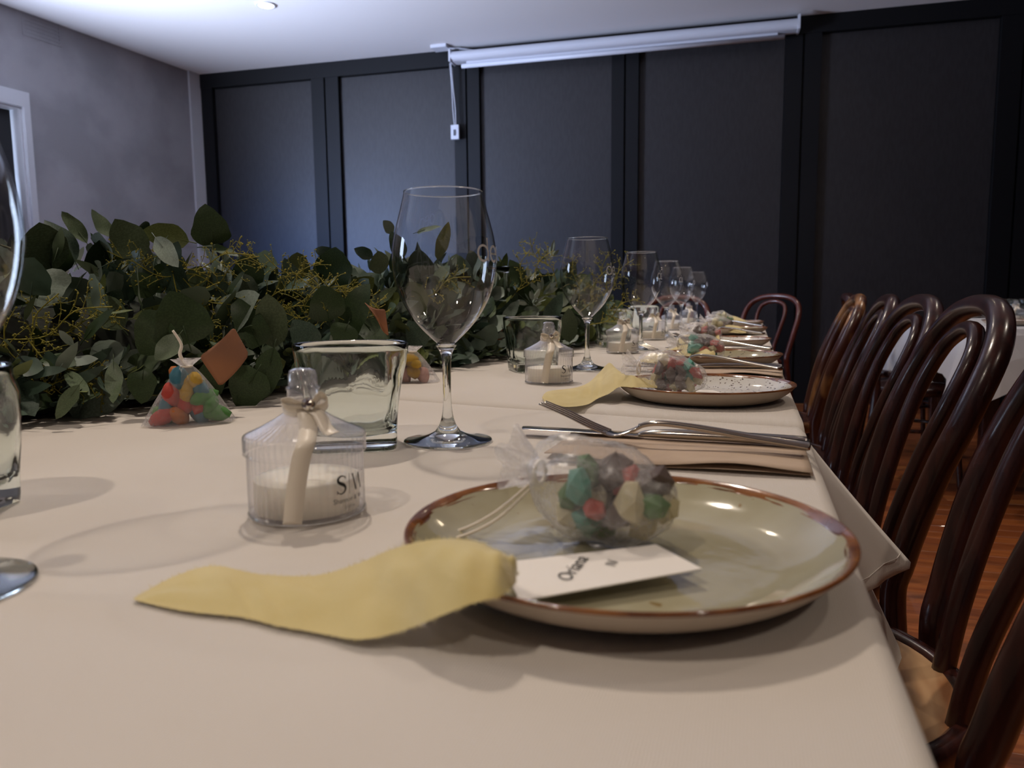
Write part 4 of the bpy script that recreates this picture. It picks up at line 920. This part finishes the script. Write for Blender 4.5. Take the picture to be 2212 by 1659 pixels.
for px_, py_, Y, ang, sc in ((60, 740, .72, 60, 1), (110, 700, .72, 20, 1), (40, 800, .7, 100, 1), (140, 780, .72, -40, 1), (20, 700, .74, 140, .9), (160, 700, .76, 10, .9), (400, 600, .9, 160, 1), (440, 560, .92, 10, 1), (330, 560, .9, 170, .9), (470, 640, .9, -30, 1), (420, 660, .88, -60, .9), (480, 590, .95, 30, .9),
                             (560, 650, 1.0, 20, 1), (620, 620, 1.05, 40, 1), (640, 600, 1.05, 150, .9), (700, 610, 1.05, -20, 1), (740, 620, 1.1, -30, 1), (600, 660, 1.0, 0, 1), (780, 650, 1.1, -40, .8), (1120, 600, 1.7, 70, 1), (1150, 590, 1.7, 50, 1), (1180, 580, 1.75, 120, 1.1), (1270, 640, 1.95, 60, 1.1), (1300, 620, 2.0, 80, 1.2), (1320, 610, 2.0, 50, 1.1), (1310, 680, 1.95, 30, 1.2), (1240, 620, 1.9, 100, 1.1), (940, 620, 1.35, 20, 1), (110, 820, .7, -10, 1), (220, 590, .95, 40, .8), (670, 680, 1.0, 170, .8)):
    o = bpy.data.objects.new('wattle_sprig', SM[rnd.randrange(4)]); link(o, GA)
    a = math.radians(ang); b_ = aty(px_, py_, Y); vw = (CAM - b_).normalized(); rt = Vector((0, 0, 1)).cross(vw).normalized() ; up = vw.cross(rt); d = rt * math.cos(a) + up * math.sin(a)
    o.matrix_local = Matrix.Translation(-GL) @ leafmatrix(b_ - d * .05, d, vw + Vector((rnd.uniform(-.4, .4),) * 3), sc)
for k in range(26):      # woody stems
    Y = rnd.uniform(.2, 2.2); th = rnd.uniform(0, 2.4); pts = []
    for m in range(5):
        y_ = Y + m * .07; q = rnd.uniform(.5, .9); pts.append(Vector((gx(y_) + math.cos(th) * gw(y_) * q, y_, TZ + .02 + math.sin(th) * gh(y_) * q)) - GL)
    mobj('stem', tube(spline(pts, 4), .0016, 5), MT['twig'], GA)
mobj('stem', [v for v in ()] and None or xf(tube(spline([aty(70, 862, .72), aty(150, 872, .73), aty(210, 862, .75), aty(310, 855, .78), aty(390, 852, .8)], 5), .0013, 5), Matrix.Translation(-GL)), MT['twig'], GA)

# tan cards tucked among the leaves
def tancard(corners, label):
    P = [aty(x, y, Y) for x, y, Y in corners]; loc = sum(P, Vector()) / 4; t = thing('paper_tag', label, 'tag', loc, 0, 'tan paper tags tucked in the garland')
    n = (P[1] - P[0]).cross(P[3] - P[0]).normalized()
    def f(u, v):
        p = P[0].lerp(P[1], u).lerp(P[3].lerp(P[2], u), v)
        c = .5 - max(abs(u - .5), abs(v - .5)); k = abs(u - .5) + abs(v - .5)
        if k > .92: p = p.lerp(loc, (k - .92) * .8)
        return p + n * .006 * math.sin(PI * u) - loc
    solid(mobj('card', grid(f, 12, 12), MT['tan'], t), .0006); return t
tancard([(430, 770, .78), (505, 706, .80), (538, 766, .80), (475, 836, .78)], 'tan rounded paper tag tucked behind the gummy bag in the garland')
tancard([(786, 652, 1.02), (832, 668, 1.04), (840, 726, 1.04), (818, 690, 1.02)], 'orange tan tag corner showing left of the nearest wine glass bowl')
tancard([(1068, 720, 1.62), (1086, 700, 1.64), (1084, 738, 1.64), (1066, 752, 1.62)], 'small tan tag in the garland left of the second tumbler')
# stemmed glass dish standing beyond the garland
cp = aty(1092, 582, 1.75)
cd = thing('candle_holder', 'clear stemmed glass dish rising beyond the garland', 'candle holder', (cp.x, cp.y, T2 + .002))
hz = cp.z - T2
mobj('foot', lathe([(.035, .0), (.034, .003), (.01, .006), (.005, .012)], 32, capa=True), MT['glass'], cd)
mobj('stem', lathe([(.005, .012), (.004, hz * .5), (.005, hz - .01)], 16), MT['glass'], cd)
mobj('dish', lathe([(.005, hz - .01), (.03, hz - .004), (.045, hz + .002), (.047, hz + .004), (.044, hz + .004), (.028, hz), (.001, hz - .002)], 32, capb=True), MT['glass'], cd)

# ================================================================ BENTWOOD CHAIRS
def chair(m, seatm):
    t = thing('bentwood_chair', 'x', 'chair')
    R = .0175
    def hoop(sc, top, seatz, low):
        side = [(.235, .205, .0), (.205, .19, .2), (.178, .168, .44), (.186, .175, .52), (.215, .194, .64), (.25, .200, .735), (.285, .175, .815), (.305, .105, .860), (.312, 0, .872)]
        return side
    side = hoop(1, 1, 1, 1)
    pts = [(x, -y, z) for x, y, z in side] + [(x, y, z) for x, y, z in reversed(side[:-1])]
    mobj('back_frame', tube(spline(pts, 6), R, 14), m, t)
    ins = [(.176, .062, .455), (.19, .068, .54), (.218, .086, .645), (.250, .100, .735), (.278, .088, .800), (.292, .048, .829), (.296, 0, .837)]
    pts = [(x, -y, z) for x, y, z in ins] + [(x, y, z) for x, y, z in reversed(ins[:-1])]
    mobj('inner_hoop', tube(spline(pts, 6), .0125, 12), m, t)
    mobj('seat_ring', lathe([(.165, .432), (.197, .43), (.203, .436), (.204, .458), (.199, .466), (.188, .467), (.182, .461), (.18, .45), (.165, .449)], 48), m, t)
    mobj('seat', lathe([(.182, .4605), (.15, .459), (.08, .4565), (.001, .456)], 48, capb=True), seatm, t)
    for s in (-1, 1): mobj('leg', tube(spline([(-.125, s * .125, .432), (-.15, s * .15, .3), (-.178, s * .178, 0)], 5), lambda u: .0165 - .004 * u, 12), m, t)
    mobj('leg_ring', tube([(.165 * math.cos(a) + .01, .165 * math.sin(a), .27) for a in np.linspace(0, 2 * PI, 40, endpoint=False)], .009, 8, True), m, t)
    return t
CH = chair(MT['wood'], MT['seat']); CH['label'] = 'nearest dark bentwood chair, cut by the right frame edge, worn round seat showing'; CH['group'] = 'bentwood chairs along the table'
CH.location = (.042, .90, 0); CH.rotation_euler = (0, 0, math.radians(-6))
CD = chair(MT['wood'], MT['wood']); CD['group'] = 'bentwood chairs along the table'
for x, y, rz, lb in ((.028, 1.322, 0, 'second bentwood chair from the front, whole hooped back in view'), (.03, 1.742, 2, 'third dark bentwood chair along the table'), (.03, 2.168, -2, 'fourth dark bentwood chair along the table')):
    if CD['label'] == 'x': CD.location = (x, y, 0); CD['label'] = lb; continue
    dup(CD, (x, y, 0), math.radians(rz), lb)
C5 = chair(MT['woodlt'], MT['wood']); C5['label'] = 'farthest side bentwood chair with worn light patch on its hoop'; C5['group'] = 'bentwood chairs along the table'
C5.location = (.035, 2.78, 0)
CR = chair(MT['woodred'], MT['woodred']); CR['label'] = 'reddish bentwood chair standing alone beyond the table end'; CR['group'] = 'bentwood chairs beyond the table end'
ep = aty(1620, 637, 5.45); CR.location = (ep.x, 5.45 - .31, 0); CR.rotation_euler = (0, 0, math.radians(90 - 32))
ep = aty(1452, 690, 4.9); dup(CR, (ep.x, 4.9 - .31, 0), math.radians(84), 'bentwood chair beyond the table end, behind the farthest wine glass')

# ================================================================ SIDE TABLE AT THE RIGHT
tc0 = onz(2100, 706, .75)
sx0, sy0, sx1, sy1 = .86, 3.47, 2.3, 4.6
table('side_table', 'separate dining table under a white cloth at the right edge', sx0 + .01, sx1, sy0 + .01, sy1, .746)
def side_cloth():
    V, F = [], []
    # rings around the table: top, edge, drape
    def ringpt(s, off, z, fl):
        per = [(sx0, sy0), (sx1, sy0), (sx1, sy1), (sx0, sy1)]
        k = int(s * 4) % 4; f = s * 4 - int(s * 4); a, b = per[k], per[(k + 1) % 4]
        x, y = a[0] + (b[0] - a[0]) * f, a[1] + (b[1] - a[1]) * f
        cx_, cy_ = (sx0 + sx1) / 2, (sy0 + sy1) / 2; corner = max(0, 1 - min(f, 1 - f) * 7)
        nx_, ny_ = ((0, -1), (1, 0), (0, 1), (-1, 0))[k]
        wv = .02 * math.sin(f * 22 + k) * fl
        ox, oy = nx_ * (off + wv), ny_ * (off + wv)
        if corner > 0 and fl > 0:
            dx, dy = (1 if x > cx_ else -1), (1 if y > cy_ else -1); ox += dx * corner * off * 2.2; oy += dy * corner * off * 2.2
        return (x + ox, y + oy, z - fl * corner * .14)
    n = 96; rings = [(-.02, .75, 0), (0, .749, 0), (.008, .742, 0), (.012, .72, .1), (.03, .64, .5), (.05, .54, 1)]
    for off, z, fl in rings:
        for j in range(n): V.append(ringpt(j / n, off, z, fl))
    for i in range(len(rings) - 1):
        for j in range(n): k = (j + 1) % n; F.append((i * n + j, i * n + k, (i + 1) * n + k, (i + 1) * n + j))
    F.append(tuple(range(n))); return V, F
tag(mobj('tablecloth', side_cloth(), MT['cloth2'], smooth=False), 'white cloth draped over the side table behind the chairs', 'tablecloth')
g0 = onz(2160, 690, .75)
dup(TB, (onz(2172, 688, .75).x, onz(2172, 688, .75).y, .7505), .4, 'left glass tumbler on the white side table')
dup(TB, (onz(2212, 688, .75).x, onz(2212, 688, .75).y, .7505), .4, 'right glass tumbler on the white side table, at the frame edge')
for px_, lb in ((2192, 'small candle jar between tumblers on the side table'),):
    q = onz(px_, 694, .75); dup(CN, (q.x, q.y, .7505), toward(q.x, q.y), lb, 'ribboned candle jars in a row')
q = onz(2195, 705, .7505); plate(MT['whiteglaze'], 'pale plate on the white side table at the frame edge', q.x + .02, q.y + .1, .7505)
for x, y, rz, lb in ((aty(1985, 640, 3.9).x, 3.9, 178, 'bentwood chair at the left side of the white side table'), (aty(1960, 640, 4.7).x, 4.7, 186, 'bentwood chair farther back at the left of the side table'), (1.45, 3.03, -95, 'bentwood chair in front of the side table, mostly behind nearer chairs')):
    dup(CD, (x, y, 0), math.radians(rz), lb, 'bentwood chairs around the side table')
# candies whose description still coincides are told apart by height
_same = {}
for o in S.objects:
    if o.parent is None and o.get('category') == 'candy': _same.setdefault(o['label'], []).append(o)
for lb, os_ in _same.items():
    if len(os_) > 1:
        os_.sort(key=lambda q: -q.location.z)
        ws = ('uppermost', 'lowest') if len(os_) == 2 else ('topmost', 'middle', 'lowest', 'deepest')
        for o, q in zip(os_, ws): o['label'] = lb + ', ' + q
